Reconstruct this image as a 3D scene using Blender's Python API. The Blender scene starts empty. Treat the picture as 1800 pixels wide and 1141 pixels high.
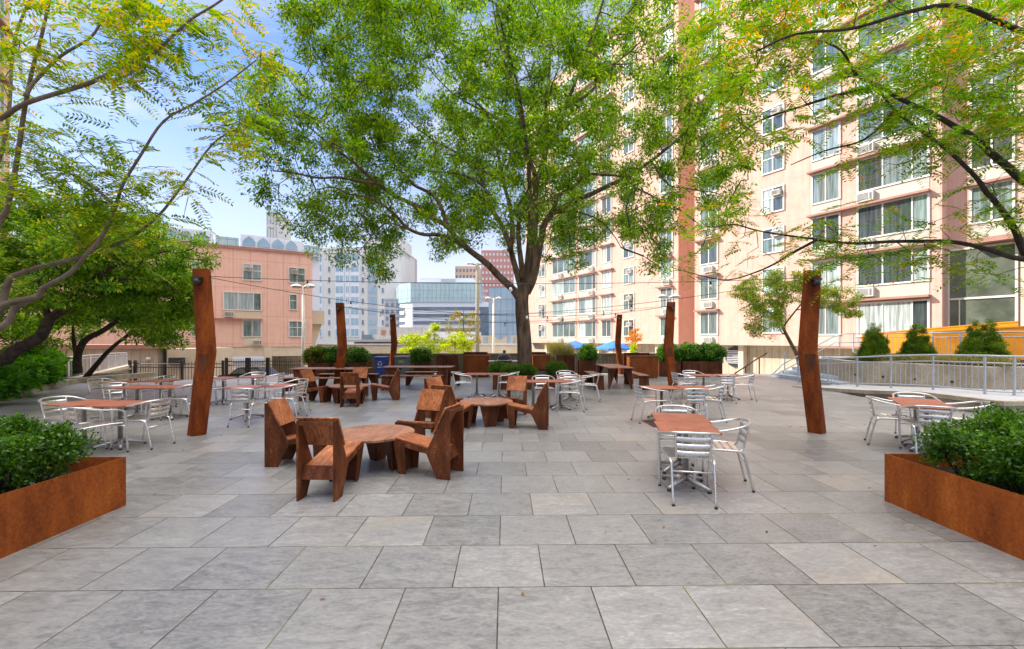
import bpy, math, random
import numpy as np
from mathutils import Vector, Matrix, noise
random.seed(7); RNG = np.random.default_rng(7)
S = bpy.context.scene; COL = S.collection
R = math.radians
# ---------------------------------------------------------------- camera (world = metres, camera looks along +Y)
F, HX, HY, EYE = 775.0, 900.0, 598.0, 1.62
cam = bpy.data.cameras.new('camera'); co = bpy.data.objects.new('camera', cam); COL.objects.link(co)
co.location = (0, 0, EYE); co.rotation_euler = (R(90), 0, 0)
cam.sensor_width = 36; cam.lens = F / 1800 * 36; cam.shift_y = (HY - 570.5) / 1800
cam.clip_start = 0.05; cam.clip_end = 3000; S.camera = co
# ---------------------------------------------------------------- light
SUN = Vector((-.828, .118, .548)).normalized()
w = bpy.data.worlds.new('World'); S.world = w; w.use_nodes = True
nt = w.node_tree; nt.nodes.clear()
def N(t, typ, **k):
    n = t.nodes.new(typ)
    for a, b in k.items():
        if a == 'ins':
            for i, v in b.items(): n.inputs[i].default_value = v
        else: setattr(n, a, b)
    return n
def K(t, a, b): t.links.new(a, b)
sky = N(nt, 'ShaderNodeTexSky', sky_type='NISHITA', sun_disc=False, sun_elevation=R(33), sun_rotation=math.atan2(SUN.x, SUN.y), air_density=1.15, dust_density=.15, ozone_density=2.5)
tc = N(nt, 'ShaderNodeTexCoord'); sep = N(nt, 'ShaderNodeSeparateXYZ'); K(nt, tc.outputs['Generated'], sep.inputs[0])
za = N(nt, 'ShaderNodeMath', operation='ADD', ins={1: .25}); K(nt, sep.outputs[2], za.inputs[0])
dx = N(nt, 'ShaderNodeMath', operation='DIVIDE'); dy = N(nt, 'ShaderNodeMath', operation='DIVIDE')
K(nt, sep.outputs[0], dx.inputs[0]); K(nt, za.outputs[0], dx.inputs[1]); K(nt, sep.outputs[1], dy.inputs[0]); K(nt, za.outputs[0], dy.inputs[1])
cb = N(nt, 'ShaderNodeCombineXYZ'); K(nt, dx.outputs[0], cb.inputs[0]); K(nt, dy.outputs[0], cb.inputs[1])
mp = N(nt, 'ShaderNodeMapping'); mp.inputs['Scale'].default_value = (1.0, 2.1, 1); mp.inputs['Rotation'].default_value = (0, 0, R(25)); K(nt, cb.outputs[0], mp.inputs[0])
cn = N(nt, 'ShaderNodeTexNoise', ins={'Scale': 1.3, 'Detail': 9, 'Roughness': .62, 'Distortion': .5}); K(nt, mp.outputs[0], cn.inputs['Vector'])
cr = N(nt, 'ShaderNodeValToRGB'); cr.color_ramp.elements[0].position = .42; cr.color_ramp.elements[1].position = .72; K(nt, cn.outputs[0], cr.inputs[0])
hz = N(nt, 'ShaderNodeMapRange', ins={1: .1, 2: .46, 3: 1.0, 4: .0}); K(nt, sep.outputs[2], hz.inputs[0])
hi = N(nt, 'ShaderNodeMapRange', ins={1: .62, 2: .8, 3: .0, 4: .97}); K(nt, sep.outputs[2], hi.inputs[0])  # cloud cover overhead, above the view, added to light the plaza
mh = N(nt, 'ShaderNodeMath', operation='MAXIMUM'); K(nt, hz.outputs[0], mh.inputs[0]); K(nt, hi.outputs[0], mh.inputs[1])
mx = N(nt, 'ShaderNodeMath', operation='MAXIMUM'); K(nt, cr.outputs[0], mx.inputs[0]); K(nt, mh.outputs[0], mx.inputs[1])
ms = N(nt, 'ShaderNodeMath', operation='MULTIPLY', ins={1: .9}); K(nt, mx.outputs[0], ms.inputs[0])
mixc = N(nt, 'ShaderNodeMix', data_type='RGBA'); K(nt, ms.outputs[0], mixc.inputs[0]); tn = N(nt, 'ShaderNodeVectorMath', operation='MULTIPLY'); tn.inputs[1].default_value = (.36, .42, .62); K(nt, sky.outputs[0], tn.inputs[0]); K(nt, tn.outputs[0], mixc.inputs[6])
cc = N(nt, 'ShaderNodeMix', data_type='RGBA'); cc.inputs[6].default_value = (2.3, 2.34, 2.42, 1); cc.inputs[7].default_value = (12.6, 11.9, 11.3, 1); K(nt, hi.outputs[0], cc.inputs[0]); K(nt, cc.outputs[2], mixc.inputs[7])  # cloud colour: made far brighter in the added overhead cover
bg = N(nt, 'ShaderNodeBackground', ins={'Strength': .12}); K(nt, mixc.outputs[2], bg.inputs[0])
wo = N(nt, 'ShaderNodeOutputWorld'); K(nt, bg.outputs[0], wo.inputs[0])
sl = bpy.data.lights.new('sun', 'SUN'); sl.energy = 2.1; sl.angle = R(.6); sl.color = (1, .94, .86)
so = bpy.data.objects.new('sun', sl); COL.objects.link(so); so.rotation_euler = (-SUN).to_track_quat('-Z', 'Y').to_euler(); so.location = (-30, 5, 40)
S.view_settings.view_transform = 'Standard'; S.view_settings.look = 'None'; S.view_settings.gamma = 1
S.view_settings.exposure = 1.88
S.render.engine = 'CYCLES'
# ---------------------------------------------------------------- pixel helpers (photograph pixels, 1800 wide)
def P(x, y, z): return Vector(((x - HX) / F * z, z, EYE + (HY - y) / F * z))
def G(x, y): return P(x, y, F * EYE / (y - HY))
def proj(p): return (HX + p[0] / p[1] * F, HY - (p[2] - EYE) / p[1] * F)
# ---------------------------------------------------------------- mesh builder
class MB:
    def __init__(s): s.v = []; s.f = []; s.s = []
    def add(s, vs, fs, sm=False):
        o = len(s.v); s.v += [tuple(p) for p in vs]; s.f += [tuple(i + o for i in f) for f in fs]; s.s += [sm] * len(fs); return s
    def box(s, x0, x1, y0, y1, z0, z1):
        vs = [(x, y, z) for z in (z0, z1) for y in (y0, y1) for x in (x0, x1)]
        return s.add(vs, [(0, 2, 3, 1), (4, 5, 7, 6), (0, 1, 5, 4), (2, 6, 7, 3), (0, 4, 6, 2), (1, 3, 7, 5)])
    def obox(s, a, b, w, h, up=(0, 0, 1)):          # beam from a to b, width w (sideways) and height h (up)
        a = Vector(a); b = Vector(b); d = (b - a).normalized(); r = d.cross(Vector(up)).normalized(); u = r.cross(d)
        vs = [p + r * i * w / 2 + u * j * h / 2 for p in (a, b) for j in (-1, 1) for i in (-1, 1)]
        return s.add(vs, [(0, 1, 3, 2), (4, 6, 7, 5), (0, 4, 5, 1), (2, 3, 7, 6), (0, 2, 6, 4), (1, 5, 7, 3)])
    def poly(s, pts, z0, z1):                        # xy polygon (ccw) extruded in z
        n = len(pts); vs = [(x, y, z0) for x, y in pts] + [(x, y, z1) for x, y in pts]
        return s.add(vs, [tuple(range(n))[::-1], tuple(range(n, 2 * n))] + [(i, (i + 1) % n, n + (i + 1) % n, n + i) for i in range(n)])
    def plate(s, pts, th, off=None):                 # 3d planar polygon with thickness
        pts = [Vector(p) for p in pts]; n = len(pts)
        nn = (pts[1] - pts[0]).cross(pts[2] - pts[1]).normalized()
        vs = [p - nn * th / 2 for p in pts] + [p + nn * th / 2 for p in pts]
        return s.add(vs, [tuple(range(n))[::-1], tuple(range(n, 2 * n))] + [(i, (i + 1) % n, n + (i + 1) % n, n + i) for i in range(n)])
    def tube(s, pts, r, n=8, caps=True):
        pts = [Vector(p) for p in pts]; m = len(pts)
        rs = r if hasattr(r, '__len__') else [r] * m
        d0 = (pts[1] - pts[0]).normalized(); a = Vector((0, 0, 1)) if abs(d0.z) < .9 else Vector((1, 0, 0))
        u = d0.cross(a).normalized(); vs = []
        for i, p in enumerate(pts):
            d = ((pts[min(i + 1, m - 1)] - pts[max(i - 1, 0)])).normalized()
            u = (u - d * u.dot(d)); u = u.normalized() if u.length > 1e-5 else d.orthogonal().normalized(); v = d.cross(u)
            vs += [p + (u * math.cos(t) + v * math.sin(t)) * rs[i] for t in [2 * math.pi * k / n for k in range(n)]]
        fs = [(i * n + k, i * n + (k + 1) % n, (i + 1) * n + (k + 1) % n, (i + 1) * n + k) for i in range(m - 1) for k in range(n)]
        s.add(vs, fs, True)
        if caps: 
            o = len(s.v) - len(vs); s.f += [tuple(o + k for k in range(n))[::-1], tuple(o + (m - 1) * n + k for k in range(n))]; s.s += [False, False]
        return s
    def lathe(s, prof, n=20, c=(0, 0, 0), sm=True):
        vs = [(c[0] + r * math.cos(2 * math.pi * k / n), c[1] + r * math.sin(2 * math.pi * k / n), c[2] + z) for r, z in prof for k in range(n)]
        fs = [(i * n + k, i * n + (k + 1) % n, (i + 1) * n + (k + 1) % n, (i + 1) * n + k) for i in range(len(prof) - 1) for k in range(n)]
        s.add(vs, fs, sm); o = len(s.v) - len(vs)
        s.f += [tuple(o + k for k in range(n))[::-1], tuple(o + (len(prof) - 1) * n + k for k in range(n))]; s.s += [False, False]
        return s
    def mesh(s, name, mat):
        me = bpy.data.meshes.new(name); me.from_pydata(s.v, [], s.f); me.update()
        me.polygons.foreach_set('use_smooth', s.s); me.materials.append(mat); return me
def link(name, me, parent=None, loc=(0, 0, 0), rz=0, bevel=0):
    o = bpy.data.objects.new(name, me); COL.objects.link(o); o.location = loc; o.rotation_euler = (0, 0, rz)
    if parent: o.parent = parent
    if bevel: m = o.modifiers.new('bevel', 'BEVEL'); m.width = bevel; m.segments = 2; m.limit_method = 'ANGLE'; m.angle_limit = R(35)
    return o
def part(parent, name, mb, mat, loc=(0, 0, 0), rz=0, bevel=0, label=None):
    o = link(name, mb.mesh(name, mat), parent, loc, rz, bevel)
    if label: o['label'] = label
    return o
def tag(o, label=None, cat=None, group=None, kind=None):
    if label: o['label'] = label
    if cat: o['category'] = cat
    if group: o['group'] = group
    if kind: o['kind'] = kind
    return o
def thing(name, label, cat, loc=(0, 0, 0), rz=0, group=None):
    o = bpy.data.objects.new(name, None); COL.objects.link(o); o.location = loc; o.rotation_euler = (0, 0, rz); o.empty_display_size = .2
    return tag(o, label, cat, group)
def struct(name, mb, mat): return tag(link(name, mb.mesh(name, mat)), kind='structure')
def copy_tree(o, parent=None):
    c = o.copy(); COL.objects.link(c)
    if parent: c.parent = parent
    for ch in list(o.children): copy_tree(ch, c)
    return c
def ang(d): return math.atan2(d[1], d[0]) - math.pi / 2     # rotate local +Y to direction d
def quads(name, V, mat, parent=None, per=4):                # V: (n,per,3) array of polygons
    n = len(V); me = bpy.data.meshes.new(name)
    me.vertices.add(n * per); me.vertices.foreach_set('co', V.astype(np.float32).ravel())
    me.loops.add(n * per); me.loops.foreach_set('vertex_index', np.arange(n * per, dtype=np.int32))
    me.polygons.add(n); me.polygons.foreach_set('loop_start', np.arange(0, n * per, per, dtype=np.int32)); me.polygons.foreach_set('loop_total', np.full(n, per, dtype=np.int32))
    me.update(calc_edges=True); me.materials.append(mat)
    return link(name, me, parent)
# ---------------------------------------------------------------- materials
def new(name):
    m = bpy.data.materials.new(name); m.use_nodes = True; t = m.node_tree; b = t.nodes['Principled BSDF']; return m, t, b
def ramp(t, cols, fac, pos=None):
    r = N(t, 'ShaderNodeValToRGB'); e = r.color_ramp.elements; n = len(cols)
    while len(e) < n: e.new(.5)
    for i, c in enumerate(cols): e[i].position = pos[i] if pos else i / (n - 1); e[i].color = (*c, 1)
    K(t, fac, r.inputs[0]); return r
def coords(t, stretch=(1, 1, 1), rnd=True, world=False):
    if world: src = N(t, 'ShaderNodeNewGeometry').outputs['Position']
    else: src = N(t, 'ShaderNodeTexCoord').outputs['Object']
    m = N(t, 'ShaderNodeMapping'); m.inputs['Scale'].default_value = stretch; K(t, src, m.inputs[0])
    if not rnd: return m.outputs[0]
    oi = N(t, 'ShaderNodeObjectInfo'); mu = N(t, 'ShaderNodeMath', operation='MULTIPLY', ins={1: 37.3}); K(t, oi.outputs['Random'], mu.inputs[0])
    ad = N(t, 'ShaderNodeVectorMath', operation='ADD'); K(t, m.outputs[0], ad.inputs[0]); K(t, mu.outputs[0], ad.inputs[1]); return ad.outputs[0]
def bump(t, b, h, d=.01, s=.4):
    n = N(t, 'ShaderNodeBump', ins={'Strength': s, 'Distance': d}); K(t, h, n.inputs['Height']); K(t, n.outputs[0], b.inputs['Normal'])
def M(name, cols, scale=4, rough=.7, metal=0, bd=.004, bs=.3, stretch=(1, 1, 1), detail=8, dist=0, pos=None, fine=0, spec=.5, world=False, rv=0):
    m, t, b = new(name); v = coords(t, stretch, world=world)
    n = N(t, 'ShaderNodeTexNoise', ins={'Scale': scale, 'Detail': detail, 'Roughness': .62, 'Distortion': dist}); K(t, v, n.inputs['Vector'])
    f = n.outputs[0]
    if pos is None: k = len(cols); pos = [.3 + .4 * i / max(1, k - 1) for i in range(k)]
    r = ramp(t, cols, f, pos); c = r.outputs[0]
    n2 = N(t, 'ShaderNodeTexNoise', ins={'Scale': scale * 14, 'Detail': 4}); K(t, v, n2.inputs['Vector'])
    if fine:
        mr = N(t, 'ShaderNodeMapRange', ins={1: .3, 2: .7, 3: 1 - fine, 4: 1 + fine}); K(t, n2.outputs[0], mr.inputs[0])
        mm = N(t, 'ShaderNodeVectorMath', operation='SCALE'); K(t, c, mm.inputs[0]); K(t, mr.outputs[0], mm.inputs['Scale']); c = mm.outputs[0]
    K(t, c, b.inputs['Base Color']); b.inputs['Metallic'].default_value = metal; b.inputs['Roughness'].default_value = rough; b.inputs['Specular IOR Level'].default_value = spec
    if rv:
        mr = N(t, 'ShaderNodeMapRange', ins={1: .3, 2: .7, 3: rough - rv, 4: rough + rv}); K(t, n2.outputs[0], mr.inputs[0]); K(t, mr.outputs[0], b.inputs['Roughness'])
    if bs: bump(t, b, n2.outputs[0], bd, bs)
    return m
def leafmat(name, cols, tr=.45, rough=.5, pos=None, spec=.2):
    m, t, b = new(name); g = N(t, 'ShaderNodeNewGeometry')
    pn = N(t, 'ShaderNodeTexNoise', ins={'Scale': 1.3, 'Detail': 3}); K(t, g.outputs['Position'], pn.inputs['Vector'])
    mr = N(t, 'ShaderNodeMapRange', ins={1: .3, 2: .7, 3: -.3, 4: .3}); K(t, pn.outputs[0], mr.inputs[0])
    ad = N(t, 'ShaderNodeMath', operation='ADD', use_clamp=True); K(t, g.outputs['Random Per Island'], ad.inputs[0]); K(t, mr.outputs[0], ad.inputs[1])
    r = ramp(t, cols, ad.outputs[0], pos)
    b.inputs['Roughness'].default_value = rough; b.inputs['Specular IOR Level'].default_value = spec; K(t, r.outputs[0], b.inputs['Base Color'])
    hs = N(t, 'ShaderNodeHueSaturation', ins={'Hue': .488, 'Saturation': 1.2, 'Value': 2.2}); K(t, r.outputs[0], hs.inputs['Color'])
    tl = N(t, 'ShaderNodeBsdfTranslucent'); K(t, hs.outputs[0], tl.inputs[0])
    mi = N(t, 'ShaderNodeMixShader', ins={0: tr}); K(t, b.outputs[0], mi.inputs[1]); K(t, tl.outputs[0], mi.inputs[2])
    K(t, mi.outputs[0], t.nodes['Material Output'].inputs[0]); return m
def panelmat(name, cols, pw=1.2, ph=2.75, gap=.012, joint=.72, rough=.8, offx=0, offz=1.25, world=False, scale=1.5):
    """cladding: vertical joints every pw and horizontal every ph, in object x and z"""
    m, t, b = new(name); tcn = N(t, 'ShaderNodeTexCoord'); src = tcn.outputs['Object']
    sp = N(t, 'ShaderNodeSeparateXYZ'); K(t, src, sp.inputs[0])
    def edge(out, size, off):
        a = N(t, 'ShaderNodeMath', operation='SUBTRACT', ins={1: off}); K(t, out, a.inputs[0])
        d = N(t, 'ShaderNodeMath', operation='PINGPONG', ins={1: size / 2}); K(t, a.outputs[0], d.inputs[0])
        l = N(t, 'ShaderNodeMath', operation='LESS_THAN', ins={1: gap}); K(t, d.outputs[0], l.inputs[0]); return l.outputs[0]
    e1 = edge(sp.outputs[0], pw, offx); e2 = edge(sp.outputs[2], ph, offz)
    mx = N(t, 'ShaderNodeMath', operation='MAXIMUM'); K(t, e1, mx.inputs[0]); K(t, e2, mx.inputs[1])
    n = N(t, 'ShaderNodeTexNoise', ins={'Scale': scale, 'Detail': 7, 'Roughness': .6}); K(t, src, n.inputs['Vector'])
    mps = N(t, 'ShaderNodeMapping'); mps.inputs['Scale'].default_value = (4.5, 4.5, .22); K(t, src, mps.inputs[0])
    n3 = N(t, 'ShaderNodeTexNoise', ins={'Scale': 1.2, 'Detail': 5}); K(t, mps.outputs[0], n3.inputs['Vector'])
    av = N(t, 'ShaderNodeMath', operation='ADD'); K(t, n.outputs[0], av.inputs[0]); K(t, n3.outputs[0], av.inputs[1])
    hv = N(t, 'ShaderNodeMath', operation='MULTIPLY', ins={1: .5}); K(t, av.outputs[0], hv.inputs[0])
    r = ramp(t, cols, hv.outputs[0], [.35 + .3 * i / (len(cols) - 1) for i in range(len(cols))])
    mr = N(t, 'ShaderNodeMapRange', ins={1: 0, 2: 1, 3: 1, 4: joint}); K(t, mx.outputs[0], mr.inputs[0])
    sc = N(t, 'ShaderNodeVectorMath', operation='SCALE'); K(t, r.outputs[0], sc.inputs[0]); K(t, mr.outputs[0], sc.inputs['Scale'])
    K(t, sc.outputs[0], b.inputs['Base Color']); b.inputs['Roughness'].default_value = rough
    n2 = N(t, 'ShaderNodeTexNoise', ins={'Scale': 60, 'Detail': 3}); K(t, src, n2.inputs['Vector']); bump(t, b, n2.outputs[0], .004, .25)
    return m
def paving():
    m, t, b = new('bluestone paving'); W_, D_, AX, BY, th = .606, .592, -.044, 2.892, .0155
    pos = N(t, 'ShaderNodeNewGeometry').outputs['Position']
    mp = N(t, 'ShaderNodeMapping', vector_type='POINT'); mp.inputs['Rotation'].default_value = (0, 0, -th); K(t, pos, mp.inputs[0])
    sp = N(t, 'ShaderNodeSeparateXYZ'); K(t, mp.outputs[0], sp.inputs[0])
    def mth(op, a, bb=None, c=None):
        n = N(t, 'ShaderNodeMath', operation=op)
        for i, x in enumerate((a, bb, c)):
            if x is None: continue
            if isinstance(x, (int, float)): n.inputs[i].default_value = x
            else: K(t, x, n.inputs[i])
        return n.outputs[0]
    v = mth('DIVIDE', mth('SUBTRACT', sp.outputs[1], BY), D_); row = mth('FLOOR', v); fv = mth('SUBTRACT', v, row)
    par = mth('MULTIPLY', mth('FLOORED_MODULO', mth('ADD', row, 1), 2), .5)
    u = mth('ADD', mth('DIVIDE', mth('SUBTRACT', sp.outputs[0], AX), W_), par); colm = mth('FLOOR', u); fu = mth('SUBTRACT', u, colm)
    du = mth('MULTIPLY', mth('MINIMUM', fu, mth('SUBTRACT', 1, fu)), W_); dv = mth('MULTIPLY', mth('MINIMUM', fv, mth('SUBTRACT', 1, fv)), D_)
    d = mth('MINIMUM', du, dv)
    cbn = N(t, 'ShaderNodeCombineXYZ'); K(t, row, cbn.inputs[0]); K(t, colm, cbn.inputs[1])
    wn = N(t, 'ShaderNodeTexWhiteNoise', noise_dimensions='3D'); K(t, cbn.outputs[0], wn.inputs['Vector'])
    sc = N(t, 'ShaderNodeVectorMath', operation='SCALE', ins={'Scale': 50}); K(t, wn.outputs['Color'], sc.inputs[0])
    ad = N(t, 'ShaderNodeVectorMath', operation='ADD'); K(t, mp.outputs[0], ad.inputs[0]); K(t, sc.outputs[0], ad.inputs[1])
    st = N(t, 'ShaderNodeMapping'); st.inputs['Scale'].default_value = (1.0, 2.6, 1); K(t, ad.outputs[0], st.inputs[0])
    n1 = N(t, 'ShaderNodeTexNoise', ins={'Scale': 4.2, 'Detail': 12, 'Roughness': .7, 'Distortion': 1.6}); K(t, st.outputs[0], n1.inputs['Vector'])
    n2 = N(t, 'ShaderNodeTexNoise', ins={'Scale': 26, 'Detail': 6, 'Roughness': .7}); K(t, st.outputs[0], n2.inputs['Vector'])
    n4 = N(t, 'ShaderNodeTexNoise', ins={'Scale': .55, 'Detail': 4}); K(t, pos, n4.inputs['Vector'])
    f = mth('ADD', mth('MULTIPLY', n1.outputs[0], .48), mth('ADD', mth('MULTIPLY', n2.outputs[0], .34), mth('MULTIPLY', wn.outputs['Value'], .115)))
    f = mth('ADD', f, mth('MULTIPLY', mth('SUBTRACT', n4.outputs[0], .5), .25))
    r = ramp(t, [(.11, .109, .106), (.19, .188, .182), (.255, .251, .242), (.41, .403, .388)], f, [.31, .42, .53, .67])
    # ochre stain on a few slabs
    n5 = N(t, 'ShaderNodeTexNoise', ins={'Scale': 1.9, 'Detail': 4}); K(t, ad.outputs[0], n5.inputs['Vector'])
    sf = mth('MULTIPLY', mth('GREATER_THAN', N2 := wn.outputs['Value'], .84), mth('MULTIPLY', mth('MAXIMUM', mth('SUBTRACT', n5.outputs[0], .46), 0), 1.9))
    mxs = N(t, 'ShaderNodeMix', data_type='RGBA'); K(t, sf, mxs.inputs[0]); K(t, r.outputs[0], mxs.inputs[6]); mxs.inputs[7].default_value = (.32, .265, .19, 1)
    # joints
    jn = N(t, 'ShaderNodeTexNoise', ins={'Scale': 9, 'Detail': 3}); K(t, pos, jn.inputs['Vector'])
    jw = mth('MULTIPLY', mth('ADD', jn.outputs[0], .25), .0052)
    jm = mth('LESS_THAN', d, jw)
    n6 = N(t, 'ShaderNodeTexNoise', ins={'Scale': 1.1, 'Detail': 2}); K(t, pos, n6.inputs['Vector'])
    jr = ramp(t, [(.035, .032, .026), (.05, .045, .03), (.13, .14, .025)], n6.outputs[0], [.3, .52, .66])
    mj = N(t, 'ShaderNodeMix', data_type='RGBA'); K(t, jm, mj.inputs[0]); K(t, mxs.outputs[2], mj.inputs[6]); K(t, jr.outputs[0], mj.inputs[7])
    K(t, mj.outputs[2], b.inputs['Base Color'])
    rr = N(t, 'ShaderNodeMapRange', ins={1: .35, 2: .65, 3: .3, 4: .52}); K(t, n1.outputs[0], rr.inputs[0]); K(t, rr.outputs[0], b.inputs['Roughness'])
    hh = mth('ADD', mth('MULTIPLY', n1.outputs[0], .5), mth('ADD', mth('MULTIPLY', n2.outputs[0], .35), mth('MULTIPLY', mth('MINIMUM', d, .008), 90)))
    bump(t, b, hh, .006, .5); return m
PAVE = paving()
def rustmat(name, cols, scale=2.2, rough=.75, streak=1.0, metal=.0):
    m, t, b = new(name); v = coords(t); 
    mp = N(t, 'ShaderNodeMapping'); mp.inputs['Scale'].default_value = (2.2, 2.2, .7); K(t, v, mp.inputs[0])
    a = N(t, 'ShaderNodeTexNoise', ins={'Scale': scale, 'Detail': 9, 'Roughness': .65}); K(t, mp.outputs[0], a.inputs['Vector'])
    c = N(t, 'ShaderNodeTexNoise', ins={'Scale': scale * 22, 'Detail': 6, 'Roughness': .75}); K(t, v, c.inputs['Vector'])
    ad = N(t, 'ShaderNodeMath', operation='MULTIPLY_ADD', ins={1: .4, 2: 0}); K(t, c.outputs[0], ad.inputs[0])
    a2 = N(t, 'ShaderNodeMath', operation='MULTIPLY_ADD', ins={1: .6}); K(t, a.outputs[0], a2.inputs[0]); K(t, ad.outputs[0], a2.inputs[2])
    r = ramp(t, cols, a2.outputs[0], [.34 + .32 * i / (len(cols) - 1) for i in range(len(cols))])
    K(t, r.outputs[0], b.inputs['Base Color']); b.inputs['Roughness'].default_value = rough; b.inputs['Metallic'].default_value = metal; b.inputs['Specular IOR Level'].default_value = .14
    bump(t, b, c.outputs[0], .003, .4); return m
def woodmat(name, cols, rough=.5):
    m, t, b = new(name); v = coords(t, (1, 1, 1))
    mp = N(t, 'ShaderNodeMapping'); mp.inputs['Scale'].default_value = (7, .9, 2.2); K(t, v, mp.inputs[0])
    n = N(t, 'ShaderNodeTexNoise', ins={'Scale': 2.0, 'Detail': 4, 'Distortion': 1.4}); K(t, mp.outputs[0], n.inputs['Vector'])
    mu = N(t, 'ShaderNodeMath', operation='MULTIPLY', ins={1: 9}); K(t, n.outputs[0], mu.inputs[0])
    fr = N(t, 'ShaderNodeMath', operation='PINGPONG', ins={1: 1}); K(t, mu.outputs[0], fr.inputs[0])
    n2 = N(t, 'ShaderNodeTexNoise', ins={'Scale': 3.5, 'Detail': 8, 'Roughness': .7}); K(t, v, n2.inputs['Vector'])
    a = N(t, 'ShaderNodeMath', operation='MULTIPLY_ADD', ins={1: .22}); K(t, fr.outputs[0], a.inputs[0]); 
    s2 = N(t, 'ShaderNodeMath', operation='MULTIPLY', ins={1: .8}); K(t, n2.outputs[0], s2.inputs[0]); K(t, s2.outputs[0], a.inputs[2])
    r = ramp(t, cols, a.outputs[0], [.3 + .42 * i / (len(cols) - 1) for i in range(len(cols))])
    K(t, r.outputs[0], b.inputs['Base Color']); b.inputs['Roughness'].default_value = rough; b.inputs['Specular IOR Level'].default_value = .25; bump(t, b, a.outputs[0], .002, .4); return m
def panemat(name, cols, rough=.04, spec=.9, blind=60):
    m, t, b = new(name); g = N(t, 'ShaderNodeNewGeometry'); oi = N(t, 'ShaderNodeObjectInfo')
    a = N(t, 'ShaderNodeMath', operation='ADD'); K(t, g.outputs['Random Per Island'], a.inputs[0]); K(t, oi.outputs['Random'], a.inputs[1])
    fr = N(t, 'ShaderNodeMath', operation='FRACT'); K(t, a.outputs[0], fr.inputs[0])
    r = ramp(t, cols, fr.outputs[0]); r.color_ramp.interpolation = 'CONSTANT'
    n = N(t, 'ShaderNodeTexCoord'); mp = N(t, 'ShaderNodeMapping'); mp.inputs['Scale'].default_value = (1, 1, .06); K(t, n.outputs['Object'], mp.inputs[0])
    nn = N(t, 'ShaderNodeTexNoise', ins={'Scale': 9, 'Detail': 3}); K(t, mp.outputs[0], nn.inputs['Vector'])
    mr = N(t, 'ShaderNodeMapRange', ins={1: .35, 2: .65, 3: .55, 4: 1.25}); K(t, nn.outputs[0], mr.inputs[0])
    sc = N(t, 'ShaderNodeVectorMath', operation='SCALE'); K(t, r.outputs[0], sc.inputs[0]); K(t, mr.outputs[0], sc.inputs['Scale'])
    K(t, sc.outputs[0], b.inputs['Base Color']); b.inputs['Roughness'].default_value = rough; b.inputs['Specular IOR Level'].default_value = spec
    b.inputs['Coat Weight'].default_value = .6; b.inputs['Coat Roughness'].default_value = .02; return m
RUST = rustmat('weathered corten steel', [(.06, .014, .004), (.14, .03, .006), (.24, .055, .009), (.36, .1, .016)])
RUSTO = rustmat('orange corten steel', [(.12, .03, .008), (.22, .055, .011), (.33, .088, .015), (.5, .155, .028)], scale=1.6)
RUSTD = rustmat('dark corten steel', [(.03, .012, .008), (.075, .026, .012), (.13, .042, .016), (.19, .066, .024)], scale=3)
RUSTC = rustmat('cabinet corten steel', [(.12, .03, .01), (.2, .05, .013), (.27, .075, .018), (.33, .1, .024)], scale=1.2)
SIDE = rustmat('brown steel panel', [(.03, .011, .006), (.08, .025, .01), (.145, .043, .015), (.33, .14, .065)], scale=3.2, rough=.55)
WOOD = woodmat('red brown timber board', [(.11, .035, .014), (.24, .075, .025), (.36, .12, .04), (.5, .21, .085)])
WOODT = woodmat('brown timber table top', [(.15, .065, .035), (.24, .105, .055), (.33, .15, .08), (.4, .2, .12)])
TOP = M('terracotta table laminate', [(.26, .085, .048), (.33, .11, .062), (.4, .145, .085)], scale=5, rough=.55, spec=.3, fine=.12, bs=.1)
ALU = M('brushed aluminium', [(.64, .63, .6), (.78, .77, .75)], scale=6, rough=.3, metal=.95, bs=.08, bd=.001, rv=.06)
ALUD = M('cast aluminium base', [(.42, .4, .37), (.58, .57, .54)], scale=12, rough=.42, metal=.85, bs=.2, bd=.001)
BLACK = M('black plastic', [(.012, .012, .013), (.03, .03, .03)], rough=.45, bs=.1)
IRON = M('black painted iron', [(.012, .012, .013), (.025, .025, .027)], rough=.5, bs=.1)
GALV = M('galvanised steel', [(.5, .5, .5), (.64, .65, .66)], scale=5, rough=.4, metal=.55, bs=.1)
RAILG = M('grey painted railing', [(.36, .39, .43), (.46, .49, .53)], scale=5, rough=.4, metal=.3, bs=.1)
CONC = M('tan concrete', [(.26, .21, .14), (.36, .3, .21), (.44, .38, .28)], scale=1.8, rough=.9, fine=.18, bs=.5, bd=.008)
CONCD = M('stained concrete wall', [(.09, .075, .045), (.17, .14, .09), (.24, .2, .13)], scale=1.2, rough=.92, fine=.2, bs=.5, bd=.008, stretch=(1, 1, .4))
GRAN = M('blue grey granite', [(.3, .33, .36), (.42, .46, .5), (.55, .58, .6)], scale=9, rough=.7, fine=.2)
CURB = M('mossy curb concrete', [(.12, .11, .07), (.24, .21, .15), (.36, .32, .24)], scale=2.5, rough=.95, fine=.2, bs=.5, bd=.01)
SOIL = M('dark soil', [(.012, .009, .006), (.04, .028, .018)], scale=8, rough=1, bs=1, bd=.03)
GROUND = M('asphalt ground', [(.06, .06, .06), (.1, .098, .094)], scale=.6, rough=.95, fine=.2, world=True)
LOWER = M('lower terrace concrete', [(.3, .29, .27), (.42, .4, .37)], scale=.8, rough=.95, fine=.15, world=True)
PINK = panelmat('pink facade cladding', [(.5, .3, .225), (.565, .35, .27), (.62, .395, .31)], pw=1.25, joint=.84)
PINKS = panelmat('salmon facade cladding', [(.64, .39, .29), (.7, .44, .335), (.74, .485, .37)], pw=1.45, joint=.66, gap=.02)
TERRA = panelmat('terracotta return wall', [(.56, .31, .23), (.62, .35, .265), (.66, .38, .29)], pw=2.5, joint=.85)
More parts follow.
